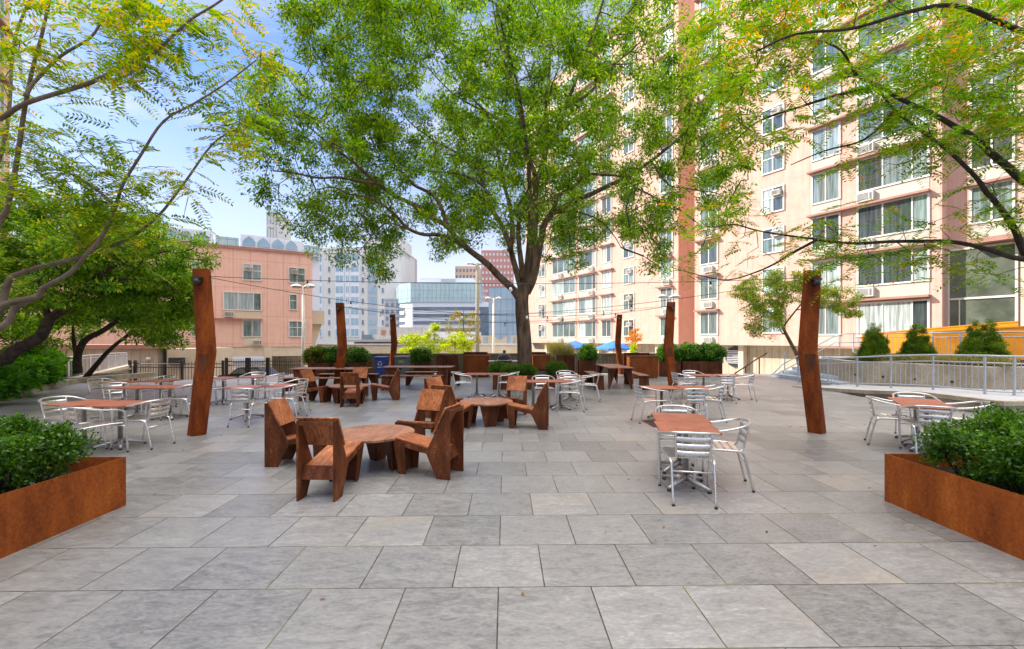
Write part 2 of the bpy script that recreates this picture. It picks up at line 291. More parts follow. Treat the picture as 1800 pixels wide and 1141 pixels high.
CREAM = panelmat('cream ribbed panel', [(.4, .33, .22), (.48, .41, .29), (.54, .46, .34)], pw=.55, ph=30, gap=.02, joint=.6)
CREAMP = M('cream painted concrete', [(.52, .44, .31), (.62, .53, .39)], scale=1, rough=.85, fine=.08)
SPAND = M('cream spandrel panel', [(.44, .39, .31), (.5, .45, .37)], scale=1.2, rough=.7, fine=.05, bs=.05)
LEDGE = M('brown sunshade ledge', [(.3, .15, .11), (.38, .2, .15)], scale=2, rough=.8)
WHITE = M('white window frame', [(.6, .56, .48), (.68, .64, .56)], scale=2, rough=.5, bs=0)
ACM = M('off white air conditioner case', [(.5, .46, .4), (.62, .58, .51)], scale=4, rough=.6)
ACG = M('grey air conditioner grille', [(.12, .11, .1), (.2, .19, .17)], scale=4, rough=.7)
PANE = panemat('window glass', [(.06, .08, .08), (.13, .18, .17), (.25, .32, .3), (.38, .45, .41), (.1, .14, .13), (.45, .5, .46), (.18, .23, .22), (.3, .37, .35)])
GLASSA = M('atrium glass', [(.07, .08, .06), (.13, .145, .11), (.2, .2, .16)], scale=.7, rough=.06, bs=0, spec=.8, detail=3)
BARK = M('grey brown bark', [(.05, .03, .018), (.16, .1, .056), (.31, .2, .12)], scale=7, rough=.95, stretch=(1, 1, .22), bs=1, bd=.05, fine=.3)
BARKD = M('dark branch bark', [(.02, .012, .008), (.05, .033, .022), (.09, .062, .042)], scale=9, rough=.95, bs=.8, bd=.02)
BARKL = M('smooth tan bark', [(.1, .065, .045), (.17, .115, .08), (.24, .17, .125)], scale=8, rough=.85, stretch=(1, 1, .5), bs=.6, bd=.01)
LEAF = leafmat('ash tree leaf', [(.03, .085, .004), (.06, .15, .006), (.1, .22, .008), (.15, .29, .01), (.26, .34, .016)], tr=.5)
LEAFL = leafmat('locust leaf', [(.06, .14, .01), (.1, .2, .012), (.16, .26, .014), (.26, .3, .012), (.45, .3, .015)], tr=.5, pos=[0, .35, .6, .85, 1])
LEAFR = leafmat('locust leaf green', [(.05, .14, .006), (.09, .21, .008), (.15, .28, .012), (.3, .29, .014), (.5, .22, .015)], tr=.5, pos=[0, .4, .72, .92, 1])
LEAFD = leafmat('dark cherry leaf', [(.04, .12, .01), (.08, .2, .012), (.14, .28, .016), (.22, .36, .02), (.36, .42, .03)], tr=.4, pos=[0, .3, .6, .9, 1])
LEAFB = leafmat('boxwood leaf', [(.02, .065, .006), (.04, .12, .008), (.07, .18, .012), (.13, .27, .02)], tr=.3, rough=.3, spec=.4)
LEAFBB = leafmat('bright boxwood leaf', [(.05, .11, .012), (.08, .17, .018), (.12, .22, .025)], tr=.35, rough=.4)
LEAFH = leafmat('broad garden leaf', [(.04, .14, .014), (.07, .21, .02), (.12, .29, .03)], tr=.4)
LEAFY = leafmat('yellow green sapling leaf', [(.2, .3, .02), (.28, .36, .03), (.36, .38, .04)], tr=.5)
LEAFO = leafmat('orange autumn leaf', [(.5, .16, .03), (.55, .24, .05), (.4, .26, .04), (.2, .24, .04)], tr=.45)
LEAFS = leafmat('small airy tree leaf', [(.07, .16, .02), (.12, .22, .025), (.2, .27, .03), (.34, .28, .04)], tr=.45)
LEAFM = leafmat('olive autumn leaf', [(.1, .16, .03), (.16, .2, .04), (.28, .22, .04), (.36, .2, .05)], tr=.45)
SPRUCE = leafmat('dwarf spruce needle', [(.03, .08, .004), (.07, .14, .006), (.12, .21, .008), (.18, .27, .012)], tr=.2, rough=.7)
GRASSM = leafmat('tan ornamental grass', [(.2, .19, .06), (.32, .28, .1), (.12, .16, .04)], tr=.4)
LITTER = leafmat('fallen leaf', [(.2, .1, .03), (.35, .2, .05), (.12, .06, .03)], tr=.2)
ORANGE = M('orange painted wall', [(.76, .27, .002), (.82, .32, .004)], scale=1.5, rough=.6, fine=.05, bs=.15)
BLUEU = M('blue umbrella canvas', [(.02, .14, .55), (.03, .2, .68)], scale=5, rough=.7)
BLUEB = M('blue bin plastic', [(.012, .04, .2), (.02, .06, .27)], rough=.4, bs=.1)
GREYB = M('grey bin plastic', [(.09, .1, .1), (.14, .15, .15)], rough=.5, bs=.1)
BULB = M('clear glass bulb', [(.6, .58, .5), (.7, .68, .6)], rough=.1, bs=0)
# ================================================================ generators for plants
def unit(a): return a / (np.linalg.norm(a, axis=-1, keepdims=True) + 1e-9)
def leaves(C, rad, per, L, W, droop=.25, flat=1.0, jitter=.3):
    """C (n,3) clump centres, rad (n,) clump radii -> (n*per,4,3) folded rhombus leaves"""
    n = len(C); c = np.repeat(C, per, 0); r = np.repeat(rad, per)[:, None]
    d = unit(RNG.normal(size=(n * per, 3))); p = c + d * r * RNG.random((n * per, 1)) ** .55 * np.array([1, 1, flat])
    ax = unit(d * .8 + RNG.normal(size=d.shape) * .7 + np.array([0, 0, -droop]))
    up = unit(RNG.normal(size=d.shape) * .6 + np.array([0, 0, 1.0])); s = unit(np.cross(ax, up))
    l = L * (1 + jitter * RNG.normal(size=(n * per, 1))); w_ = W * (1 + jitter * RNG.normal(size=(n * per, 1)))
    nn = np.cross(s, ax)
    V = np.stack([p, p + ax * l * .45 + s * w_ * .5 + nn * w_ * .12, p + ax * l, p + ax * l * .45 - s * w_ * .5 + nn * w_ * .12], 1)
    return V
def fronds(pos, dirs, L=.3, pairs=11, ll=.05, lw=.017, droop=.35):
    """pinnate compound leaves; returns quads of leaflets and midribs"""
    out = []
    for p, d in zip(pos, dirs):
        d = np.array(d, float); d /= np.linalg.norm(d); s = np.cross(d, (0, 0, 1.0)); s /= np.linalg.norm(s) + 1e-9
        tilt = RNG.uniform(-.5, .5); u = np.cross(s, d); s = s * math.cos(tilt) + u * math.sin(tilt); l = L * RNG.uniform(.7, 1.2); dr = droop * RNG.uniform(.3, 1.6)
        ts = np.linspace(.12, 1, pairs); q = p + np.outer(ts * l, d) + np.outer(-dr * l * ts ** 2, (0, 0, 1))
        for k in range(pairs):
            a = q[k]; sz = ll * (.75 + .5 * math.sin(math.pi * (.15 + .7 * ts[k])))
            for sg in (-1, 1):
                b = s * sg * .92 + d * .35 + RNG.normal(size=3) * .1; b[2] -= .18; b /= np.linalg.norm(b); c = np.cross(b, u); c /= np.linalg.norm(c)
                out.append((a, a + b * sz * .5 + c * lw * .5, a + b * sz, a + b * sz * .5 - c * lw * .5))
        g = u * .0022; out.append((p - g, q[pairs // 2] - g, q[pairs // 2] + g, p + g)); out.append((q[pairs // 2] - g, q[-1], q[-1], q[pairs // 2] + g))
    return np.array(out)
def smooth_path(pts, r0, r1, sub=4, wob=.0):
    pts = [Vector(p) for p in pts]; out = []; n = len(pts)
    for i in range(n - 1):
        p0, p1, p2, p3 = pts[max(i - 1, 0)], pts[i], pts[i + 1], pts[min(i + 2, n - 1)]
        for k in range(sub):
            t = k / sub; out.append(.5 * ((2 * p1) + (p2 - p0) * t + (2 * p0 - 5 * p1 + 4 * p2 - p3) * t * t + (3 * p1 - p0 - 3 * p2 + p3) * t ** 3))
    out.append(pts[-1]); m = len(out)
    if wob:
        for i, p in enumerate(out): p += Vector(noise.noise_vector(p * 1.1)) * wob * min(1, i / 4)
    return out, [r0 + (r1 - r0) * (i / (m - 1)) ** .8 for i in range(m)]
def build_tree(name, label, cat, limbs, centres, leafm, barkm, per=90, L=.12, W=.042, rad=(.3, .5), group=None, twig=.014, wob=.05, crown='crown', droop=.25, base=None, flat=1, mode='leaf', fr=None, nseg=9):
    """limbs: [(points, r0, r1)], the first one is the trunk; centres: (n,3) clump positions fed by twigs"""
    b0 = Vector(base) if base else Vector(limbs[0][0][0])
    root = thing(name, label, cat, b0, 0, group); nodes = []; rr = []
    def sh(p): return Vector(p) - b0
    tm = MB(); lm = MB()
    for i, (pts, r0, r1) in enumerate(limbs):
        pp, rs = smooth_path([sh(p) for p in pts], r0, r1, wob=wob if i else wob * .3)
        (tm if i == 0 else lm).tube(pp, rs, n=14 if r0 > .12 else nseg)
        if i or len(limbs) == 1: nodes += pp; rr += rs
        else: nodes += pp[len(pp) // 2:]; rr += rs[len(pp) // 2:]
    part(root, 'trunk', tm, barkm)
    if len(limbs) > 1: part(root, 'limbs', lm, barkm)
    C = np.array(centres, float) - np.array(b0)
    NP = np.array([tuple(p) for p in nodes]); dist = np.array([np.min(np.sum((NP - c) ** 2, 1)) for c in C]); order = np.argsort(dist)
    tw = MB(); npl = [tuple(p) for p in nodes]; NPA = np.zeros((len(npl) + len(C) * 3, 3)); NPA[:len(npl)] = npl; cnt = len(npl)
    for i in order:
        c = C[i]; j = int(np.argmin(np.sum((NPA[:cnt] - c) ** 2, 1))); a = NPA[j].copy(); d = c - a; ln = np.linalg.norm(d)
        if ln < .12: continue
        m1 = a + d * .35 + RNG.normal(size=3) * ln * .09; m2 = a + d * .7 + RNG.normal(size=3) * ln * .09
        r = min(twig * (1 + ln * .8), .03); tw.tube([a, m1, m2, c], [r, r * .8, r * .55, r * .3], n=4, caps=False)
        for q in (m1, m2, c): NPA[cnt] = q; cnt += 1
    if tw.v: part(root, 'twigs', tw, barkm)
    if mode == 'leaf':
        V = leaves(C, RNG.uniform(rad[0], rad[1], len(C)), per, L, W, droop, flat)
    else:
        ps, ds = [], []
        for c in C:
            for _ in range(per):
                a = RNG.uniform(0, 2 * math.pi); ps.append(c + RNG.normal(size=3) * rad[0]); ds.append((math.cos(a), math.sin(a), RNG.uniform(-.5, .35)))
        V = fronds(np.array(ps), ds, **fr)
    quads(crown, V, leafm, root); return root
def ball_clumps(n, c, r, gap=.0, seed=0):
    out = []
    while len(out) < n:
        p = RNG.uniform(-1, 1, 3)
        if np.dot(p, p) > 1: continue
        q = np.array(c) + p * np.array(r)
        if gap and noise.noise(Vector(q * 1.4) + Vector((seed, 0, 0))) < -gap: continue
        out.append(q)
    return out
def inpoly(x, y, poly):
    c = False; n = len(poly)
    for i in range(n):
        x1, y1 = poly[i]; x2, y2 = poly[i - 1]
        if (y1 > y) != (y2 > y) and x < (x2 - x1) * (y - y1) / (y2 - y1) + x1: c = not c
    return c
def shrub(name, label, cat, loc, rx, ry, rz, leafm, n=60, per=90, L=.035, W=.018, group=None, crad=.09, shape='ball', stemh=.0):
    """a bush: loc is the foot of its stem"""
    root = thing(name, label, cat, loc, 0, group); st = MB(); C = []
    for k in range(n):
        while True:
            p = RNG.uniform(-1, 1, 3); rr_ = np.dot(p, p)
            if shape == 'ball':
                if .3 < rr_ <= 1: break
            elif shape == 'box':
                if max(abs(p)) > .55: break
            elif shape == 'cone':
                if p[0] ** 2 + p[1] ** 2 < (1.02 * (1 - (p[2] + 1) / 2) ** .62 * (1 if p[2] > -.8 else .75)) ** 2 and p[0] ** 2 + p[1] ** 2 > .3 * (1 - (p[2] + 1) / 2): break
        nz = 1 + (.45 if shape == 'cone' else .2) * noise.noise(Vector(p * (2.9 if shape == 'cone' else 2.2)) + Vector(loc))
        C.append(np.array([p[0] * rx * nz, p[1] * ry * nz, stemh + rz + p[2] * rz * nz]))
    C = np.array(C)
    for k in range(0, n, max(1, n // 26)): st.tube([(0, 0, 0), tuple(C[k] * [.3, .3, .45]), tuple(C[k])], [.012, .008, .003], n=5, caps=False)
    part(root, 'stems', st, BARKD)
    V = leaves(C, RNG.uniform(.7, 1.3, len(C)) * crad, per, L, W, .0); V[:, :, 2] = np.maximum(V[:, :, 2], .01)
    quads('foliage', V, leafm, root); return root
# ================================================================ THE SETTING
g = MB().box(-900, 900, -200, 1500, -3.6, -3.0); struct('ground', g, GROUND)
pl = MB().poly([(-24, -8), (19, -8), (19, 21.2), (-9.3, 21.2), (-11.2, 19.9), (-13.3, 17.9), (-15.0, 16.7), (-24, 16.0)], -3.0, 0.0)
struct('plaza_paving', pl, PAVE)
struct('lower_terrace', MB().poly([(-8, 21.9), (30, 21.9), (30, 60), (-8, 60)], -2.98, -1.3), LOWER)
# floor grate
gr = thing('floor_grate', 'rusty square steel floor grate set flush in the grey paving', 'drain grate', (3.17, 8.55, 0))
m = MB(); m.box(-.55, .55, -.36, .36, .001, .006); part(gr, 'plate', m, SIDE)
m = MB()
for i in range(26): m.box(-.5 + i * .04, -.48 + i * .04, -.32, .32, .006, .012)
part(gr, 'bars', m, IRON)
# fallen leaves
V = []
for _ in range(260):
    x = RNG.uniform(-12, 9); y = RNG.uniform(2.2, 18); a = RNG.uniform(0, 6.28); l = RNG.uniform(.02, .045) * (1 if y < 6 else 1.5); u = np.array([math.cos(a), math.sin(a), .1]); s = np.array([-math.sin(a), math.cos(a), .25]); p = np.array([x, y, .006])
    V.append([p, p + u * l * .5 + s * l * .25, p + u * l, p + u * l * .5 - s * l * .25])
tag(quads('fallen_leaves', np.array(V), LITTER), 'scattered dry brown leaves lying on the grey paving', 'fallen leaves', kind='stuff')
# ---------------------------------------------------------------- buildings
def facade_x(px, org, a):
    k = (px - HX) / F; dx_, dy_ = math.cos(a), math.sin(a); return (k * org[1] - org[0]) / (dx_ - k * dy_)
CACHE = {}
def win_mesh(w, h, panes, cross=False):
    key = (round(w, 2), round(h, 2), panes, cross)
    if key in CACHE: return CACHE[key]
    fw = .09; m = MB(); gm = MB(); D = -.09
    m.box(0, w, D, 0, 0, fw); m.box(0, w, D, 0, h - fw, h); m.box(0, fw, D, 0, fw, h - fw); m.box(w - fw, w, D, 0, fw, h - fw)
    xs = [w * i / panes for i in range(1, panes)] if panes != 3 else [w * .38, w * .78]
    for x in xs: m.box(x - .035, x + .035, D + .015, 0, fw, h - fw)
    if cross: m.box(fw, w - fw, D + .02, 0, h * .56, h * .56 + .06)
    ed = [fw] + xs + [w - fw]
    for i in range(len(ed) - 1):
        x0, x1 = ed[i], ed[i + 1]
        gm.box(x0, x1, -.035, -.015, fw, h * .56 if cross else h - fw)
        if cross: gm.box(x0, x1, -.034, -.016, h * .56 + .06, h - fw)
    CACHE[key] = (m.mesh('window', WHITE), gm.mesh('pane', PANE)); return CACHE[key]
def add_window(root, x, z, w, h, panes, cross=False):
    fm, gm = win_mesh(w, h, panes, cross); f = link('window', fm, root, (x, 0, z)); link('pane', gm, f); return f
def _ac():
    m = MB(); m.box(0, .66, -.3, 0, 0, .42); g2 = MB()
    for i in range(6): g2.box(.05, .48, -.312, -.298, .06 + i * .055, .09 + i * .055)
    g2.box(.52, .61, -.308, -.298, .06, .36); return m.mesh('air_conditioner', ACM), g2.mesh('grille', ACG)
ACME, ACGR = _ac()
def add_ac(root, x, z, s=1.0, y=0): a = link('air_conditioner', ACME, root, (x, y, z)); a.scale = (s, 1, s); b = link('grille', ACGR, a); return a
AA = math.atan2(-.865, .502)                       # direction of the long pink facade
LEV = [1.25 + 2.75 * i for i in range(13)]
def wing(name, label, org, a, px0, px1, top, mat, depth=14, base=True, bz=-1.3):
    root = thing(name, label, 'apartment building', (org[0], org[1], 0), a)
    X0, X1 = facade_x(px0, org, a), facade_x(px1, org, a)
    part(root, 'wall', MB().box(X0, X1, 0, depth, 1.25, top), mat)
    part(root, 'roof_edge', MB().box(X0 - .05, X1 + .05, -.08, depth + .05, top, top + .25), LEDGE)
    if base: part(root, 'base_wall', MB().box(X0, X1, 1.1, depth, bz, 1.25), CREAM)
    return root, X0, X1
# wing A : the long sunlit block on the right (near)
OA = (20.26, 26.0)
rA, a0, a1 = wing('apartment_building', 'tall sunlit pink apartment block with sunshade ledges rising at the right', OA, AA, 1221, 1656, 36, PINK)
def fx(px): return facade_x(px, OA, AA)
x1a, x1b = fx(1231), fx(1263); x2a, x2b = fx(1340), fx(1379.5); x3a, x3b = fx(1427), fx(1478.5); x4a, x4b = fx(1507), fx(1635)
def vis(root, x, z):
    a = root.rotation_euler[2]; X = root.location.x + math.cos(a) * x; Y = root.location.y + math.sin(a) * x; return proj((X, Y, z))[1] > -90
def ledge_piece(root, x0, x1, z, d=.42): part(root, 'sunshade_ledge', MB().box(x0, x1, -d, 0, z - .12, z), LEDGE)
def spandrel(root, x0, x1, z0, z1, y=-.03): part(root, 'spandrel_panel', MB().box(x0, x1, y, 0, z0, z1), SPAND)
for i, z in enumerate(LEV[:11]):
    if vis(rA, x4a, z):
        if i: add_window(rA, x4a, z + .72, x4b - x4a, 1.93, 3)
        else: add_window(rA, x4a, z + .55, x4b - x4a, 2.0, 3)
        if i:
            spandrel(rA, x4a + .02, x4b - .02, z + .0, z + .71); add_ac(rA, x4a + .05, z + .12, 1.25)
            ledge_piece(rA, x3a - .12, x4b + .05, z)
        else:
            ledge_piece(rA, x3a - .3, x4b + .3, z)
        add_window(rA, x3a, z + .66, x3b - x3a, 1.95, 2); spandrel(rA, x3a + .02, x3b - .02, z + .0 if i else z + .02, z + .65)
    if vis(rA, x2a, z):
        add_window(rA, x2a, z + .82, x2b - x2a, 1.75, 2, True); add_ac(rA, x2a + (x2b - x2a) * .52, z + 1.9, .85, -.06)
    if vis(rA, x1a, z):
        add_window(rA, x1a, z + .78, x1b - x1a, 1.85, 2); spandrel(rA, x1a - .3 + .3, x1b - .02, z + .01, z + .77)
        add_ac(rA, x1a + .45, z + .12, 1.15)
        if i: ledge_piece(rA, x1a - .35, x1b + .1, z)
for px_ in (1294, 1396):
    X = fx(px_); part(rA, 'column', MB().box(X - .2, X + .2, .55, 1.05, -1.3, 1.24), CREAMP)
# louvre vent on the base wall
X = fx(1278); v = MB(); 
v.lathe([(.78, 0), (.78, .14)], 28); vo = part(rA, 'vent_hood', v, BLACK, (X, 1.09, .35)); vo.rotation_euler = (R(90), 0, 0)
v = MB()
for i in range(8): v.box(-.62, .5, -.2, -.145, -.5 + i * .13, -.43 + i * .13)
part(rA, 'vent_louvre', v, GALV, (X, 1.09, .35))
# wing D : the nearest block with the glazed lobby
OD = (20.26 + .865 * .9, 26.0 + .502 * .9)
rD, d0, d1 = wing('apartment_building', 'pink apartment block with tall glazed lobby at the far right edge', OD, AA, 1660, 2600, 36, PINK)
def fd(px): return facade_x(px, OD, AA)
w0, w1 = fd(1705), fd(1785)
for i, z in enumerate(LEV[:10]):
    if z < 5 or not vis(rD, w0, z): continue
    add_window(rD, w0, z + .72, w1 - w0, 1.93, 2); spandrel(rD, w0 + .02, w1 + .3, z + .01, z + .71)
    if i > 2: ledge_piece(rD, w0 - .12, w1 + .5, z, .38)
    for dxx in (2.4, 5.2): add_window(rD, w1 + dxx, z + .72, 1.6, 1.93, 2)
g0, g1 = fd(1668), fd(1788); gz0, gz1 = 1.3, 6.3
at = part(rD, 'lobby_glazing', MB().box(g0, g1, -.05, -.01, gz0, gz1), GLASSA)
m = MB()
for z in (gz0, 3.75, gz1): m.box(g0 - .05, g1 + .05, -.11, -.052, z - .05, z + .05)
for x in (g0, g1): m.box(x - .05, x + .05, -.112, -.051, gz0 + .05, gz1 - .05)
m.box(g0 + .4, g0 + .44, -.1, -.052, gz0 + .05, 3.7)
part(at, 'mullions', m, WHITE)
part(rD, 'canopy', MB().box(g0 + .9, g1 + 3, -.9, -.0, 6.38, 6.62), LEDGE)
part(rD, 'lobby_side_wall', MB().box(g1 + .12, g1 + 9, -.06, -.0, 1.3, 6.2), CREAMP)
# wing B : set back behind wing A
OB = (23.09, 27.64)
rB, b0_, b1_ = wing('apartment_building', 'pink apartment block set back behind the big plaza tree trunk', OB, AA, 924, 1192, 35.7, PINK, depth=16)
part(rB, 'end_wall', MB().box(b1_, b1_ + .03, .0, 15.9, 1.25, 35.6), TERRA)
def fb(px): return facade_x(px, OB, AA)
cols = [(946.8, 959, 2, 'ac'), (971.5, 1012.5, 4, 'led'), (1018, 1049, 3, 'led'), (1058.5, 1075.6, 2, 'led2'), (1096, 1115.6, 2, 'ac'), (1161, 1183.4, 2, 'led')]
for i, z in enumerate(LEV[:12]):
    for (p0, p1, k, kind) in cols:
        xa, xb = fb(p0), fb(p1)
        if not vis(rB, xa, z): continue
        if kind == 'ac':
            add_window(rB, xa, z + .75, xb - xa, 1.8, 2, True); add_ac(rB, xa + (xb - xa) * .45, z + 1.85, .9, -.06)
        else:
            add_window(rB, xa, z + .72, xb - xa, 1.9, k); spandrel(rB, xa + .02, xb - .02, z + .01, z + .71)
            if kind == 'led': add_ac(rB, xa + (xb - xa) * (.62 if k == 3 else .3), z + .1, 1.2)
            if i: ledge_piece(rB, xa - .3, xb + (.3 if kind == 'led2' else .05), z)
for px_ in (955, 1000, 1045, 1100, 1150): X = fb(px_); part(rB, 'column', MB().box(X - .25, X + .25, .4, 1.05, -1.3, 1.24), CREAMP)
# stair rail going down beyond the plaza edge
sr = thing('stair_handrail', 'brown sloping handrail of the stair going down by the cream wall', 'handrail', (10.75, 21.3, 0))
m = MB(); m.tube([(0, 0, 0), (1.0, 0, .66), (1.6, .05, 1.0)], .035); part(sr, 'rail', m, SIDE)
for (x, z) in ((.55, .36), (1.2, .79)): part(sr, 'post', MB().tube([(x, 0.01, -.35), (x, .01, z)], .03), SIDE)
# left low pink building
OL = (-25.8, 43.5); AL = R(30)
rL = thing('apartment_building', 'low salmon pink four storey block behind the left steel pole', 'apartment building', (OL[0], OL[1], 0), AL)
def fl(px): return facade_x(px, OL, AL)
X0, X1 = fl(60), fl(549)
part(rL, 'wall', MB().box(X0, X1, 0, 14, .95, 10.5), PINKS)
part(rL, 'roof_edge', MB().box(X0, X1 + .08, -.12, 14, 10.5, 10.78), LEDGE)
part(rL, 'beam', MB().box(X0, X1 - .1, .05, 1.2, .0, .94), CREAMP)
part(rL, 'garage_floor', MB().box(X0, X1 + 3, -3, 14, -2.99, -1.9), LOWER)
for px_ in (333, 384, 471, 541): X = fl(px_); part(rL, 'column', MB().box(X - .35, X + .35, -.03, .9, -1.9, .93), CREAMP)
part(rL, 'garage_back_wall', MB().box(fl(300), fl(345), 5, 5.3, -1.9, .94), CREAM)
part(rL, 'garage_back_wall', MB().box(fl(466), X1 - .3, 4.4, 4.7, -1.9, .94), CREAM)
wl = [(426, 460, 462.5, 492.5, 2, True), (507, 537, 469, 497, 2, True), (392, 460, 512, 545, 3, False), (508, 523, 516.5, 545, 1, True), (426, 460, 562, 593, 2, False), (507, 538, 563.5, 592.5, 2, True), (338, 352, 555, 592, 1, False), (336, 356, 458, 492, 1, True)]
for (p0, p1, y0, y1, k, c) in wl:
    xa, xb = fl(p0), fl(p1); yy = OL[1] + math.sin(AL) * xa; h0 = EYE + (HY - y1) / F * yy; h1 = EYE + (HY - y0) / F * yy
    add_window(rL, xa, h0, xb - xa, h1 - h0, k, c)
def hl(px, y): return EYE + (HY - y) / F * (OL[1] + math.sin(AL) * fl(px))
for (px_, y) in ((430, 476), (511, 480)): add_ac(rL, fl(px_), hl(px_, y + 1), 1.0, -.06)
part(rL, 'spandrel_panel', MB().box(fl(393), fl(460), -.04, 0, hl(393, 559), hl(393, 546)), CREAMP); add_ac(rL, fl(394), hl(393, 557), 1.2)
part(rL, 'spandrel_panel', MB().box(fl(427), fl(460), -.04, 0, hl(427, 608), hl(427, 594)), CREAMP); add_ac(rL, fl(444), hl(427, 607), 1.2)
part(rL, 'sunshade_ledge', MB().box(fl(376), fl(461), -.35, -.0, hl(393, 561.5), hl(393, 559.5)), LEDGE)
part(rL, 'stair_block', MB().poly([(X1 + .02, 1), (X1 + 1.3, 1), (X1 + 1.3, 4), (X1 + .02, 4)], 3.35, 4.8), CREAMP)
m = MB().plate([(X1 + .03, 1.6, 1.0), (X1 + .4, 1.6, 1.0), (X1 + 1.1, 1.6, 3.34), (X1 + .03, 1.6, 3.34)], .3); part(rL, 'stair_support', m, CREAMP)
# yellow single storey service building at the left
sb = thing('service_building', 'low cream panelled service building with flat brown roof behind the left railing', 'building', (-25.3, 31.5, 0), R(12))
part(sb, 'wall', MB().box(-9, .0, 0, 6, -2.5, 1.0), CREAM); part(sb, 'roof', MB().box(-9.3, .3, -.35, 6.2, 1.01, 1.3), LEDGE)
part(sb, 'side_wall', MB().box(.31, 2.6, .5, 6, -2.5, 1.0), CREAMP)
part(sb, 'floodlight', MB().box(.6, 1.5, .1, .48, -.15, .35), BLACK); part(sb, 'floodlight', MB().lathe([(.12, -.1), (.16, .0), (.08, .12)], 12, c=(-.5, -.2, .3)), WHITE)
# pink upper terrace building behind the left trees
tb = thing('apartment_building', 'pink apartment wing with balcony railing hidden behind the left trees', 'apartment building', (-36, 33, 0), R(12))
part(tb, 'wall', MB().box(-12, 4, 6, 12, -3, 7), PINKS)
for i in range(3):
    f = link('window', win_mesh(2.4, 1.6, 2)[0], tb, (-7 + i * 4, 6, 2.2)); link('pane', win_mesh(2.4, 1.6, 2)[1], f)
# tall block at the left edge of the photo
tl_ = thing('apartment_tower', 'tall pink apartment tower just showing at the left edge', 'apartment building', (-27.0, 23.7, 0), math.atan2(.865, -.502))
part(tl_, 'wall', MB().box(-26, 0, 0, 14, -3, 27), PINKS)
tlw = MB()
for i in range(9):
    for k in range(4):
        f = link('window', win_mesh(2.0, 1.9, 2)[0], tl_, (-2.8 - k * 4.4, 0, 2 + 2.75 * i)); link('pane', win_mesh(2.0, 1.9, 2)[1], f)
    part(tl_, 'sunshade_ledge', MB().box(-20, -.5, -.4, 0, 1.2 + 2.75 * i, 1.32 + 2.75 * i), LEDGE)
# ---------------------------------------------------------------- far city
FW = M('pale limestone', [(.6, .58, .53), (.7, .68, .63)], scale=.05, rough=.9, bs=0)
FWD = M('white far cladding', [(.66, .67, .68), (.74, .75, .76)], scale=.05, rough=.8, bs=0)
FGR = M('grey far roof cladding', [(.36, .38, .4), (.46, .48, .5)], scale=.05, rough=.8, bs=0)
FBEI = M('beige far tower', [(.5, .42, .32), (.58, .5, .39)], scale=.05, rough=.9, bs=0)
FRED = M('red brick far tower', [(.5, .24, .2), (.56, .29, .24)], scale=.05, rough=.9, bs=0)  # brick red lightened: distance haze painted into the colour
FGL = M('far blue glass', [(.2, .33, .42), (.34, .46, .52)], scale=.2, rough=.12, bs=0, spec=.9)
FDK = M('far dark glass', [(.08, .12, .16), (.16, .21, .26)], scale=.3, rough=.15, bs=0, spec=.9)
def curtain(name, cols, pw, ph, gap=.08): return panelmat(name, cols, pw=pw, ph=ph, gap=gap, joint=.62, rough=.12, scale=.25, offz=0)
CURT = curtain('pale green curtain wall', [(.3, .42, .43), (.4, .52, .52), (.5, .6, .6)], 1.6, 2.9)
CURB2 = curtain('blue curtain wall', [(.26, .38, .45), (.34, .46, .54), (.42, .54, .6)], 1.8, 3.4)
def tower(name, label, px0, px1, ytop, z, depth, wallm, floors, colsn, winm, wfrac=.55, hfrac=.5, rz=0, y0=-3.0, roofm=None):
    xa = (px0 - HX) / F * z; xb = (px1 - HX) / F * z; H = EYE + (HY - ytop) / F * z; root = thing(name, label, 'building', (xa, z, 0), rz); W_ = (xb - xa) / math.cos(rz)
    part(root, 'wall', MB().box(0, W_, 0, depth, y0, H), wallm)
    if roofm: part(root, 'roof', MB().box(-.2, W_ + .2, -.2, depth, H, H + .5), roofm)
    if floors:
        fh = (H - 1) / floors; cw = W_ / colsn; me = MB().box(-cw * wfrac / 2, cw * wfrac / 2, -.12, 0, 0, fh * hfrac).mesh('window', winm)
        for i in range(floors):
            for k in range(colsn): link('window', me, root, (cw * (k + .5), 0, .5 + fh * (i + .25)))
    return root, W_, H
# hospital: white slab with tall recessed window strips
zz = 190; hx = lambda p: (p - HX) / F * zz - (545 - HX) / F * zz
H0 = EYE + (HY - 436) / F * zz
hb = thing('hospital_tower', 'white stone tower with columns of blue windows behind the pink block', 'building', ((545 - HX) / F * zz, zz, 0))
part(hb, 'wall', MB().box(0, hx(702), 0, 30, -3, H0), FW)
strips = [(553, 566, 3), (577, 581, 1), (590, 604, 3), (608, 614, 2), (617, 631, 3), (636, 640, 1), (648, 662, 4), (671, 675, 1)]
fh = 4.6
for (p0, p1, k) in strips:
    w_ = hx(p1) - hx(p0)
    if k > 1: part(hb, 'window_bay', MB().box(hx(p0) - .25, hx(p1) + .25, -.25, 0, 3, H0 - 4), FGR if k == 4 else FWD)
    m = MB(); kk = 2 if k > 1 else 1
    for q in range(kk): m.box(q * w_ / kk + .15, (q + 1) * w_ / kk - .15, -.35, -.2, 0, fh * (.62 if k > 1 else .45))
    me = m.mesh('window', FGL if k > 1 else FDK)
    for i in range(8): link('window', me, hb, (hx(p0), 0, 3.6 + fh * i))
part(hb, 'roof_block', MB().box(hx(640), hx(705), 1, 20, H0, H0 + 5), FW)
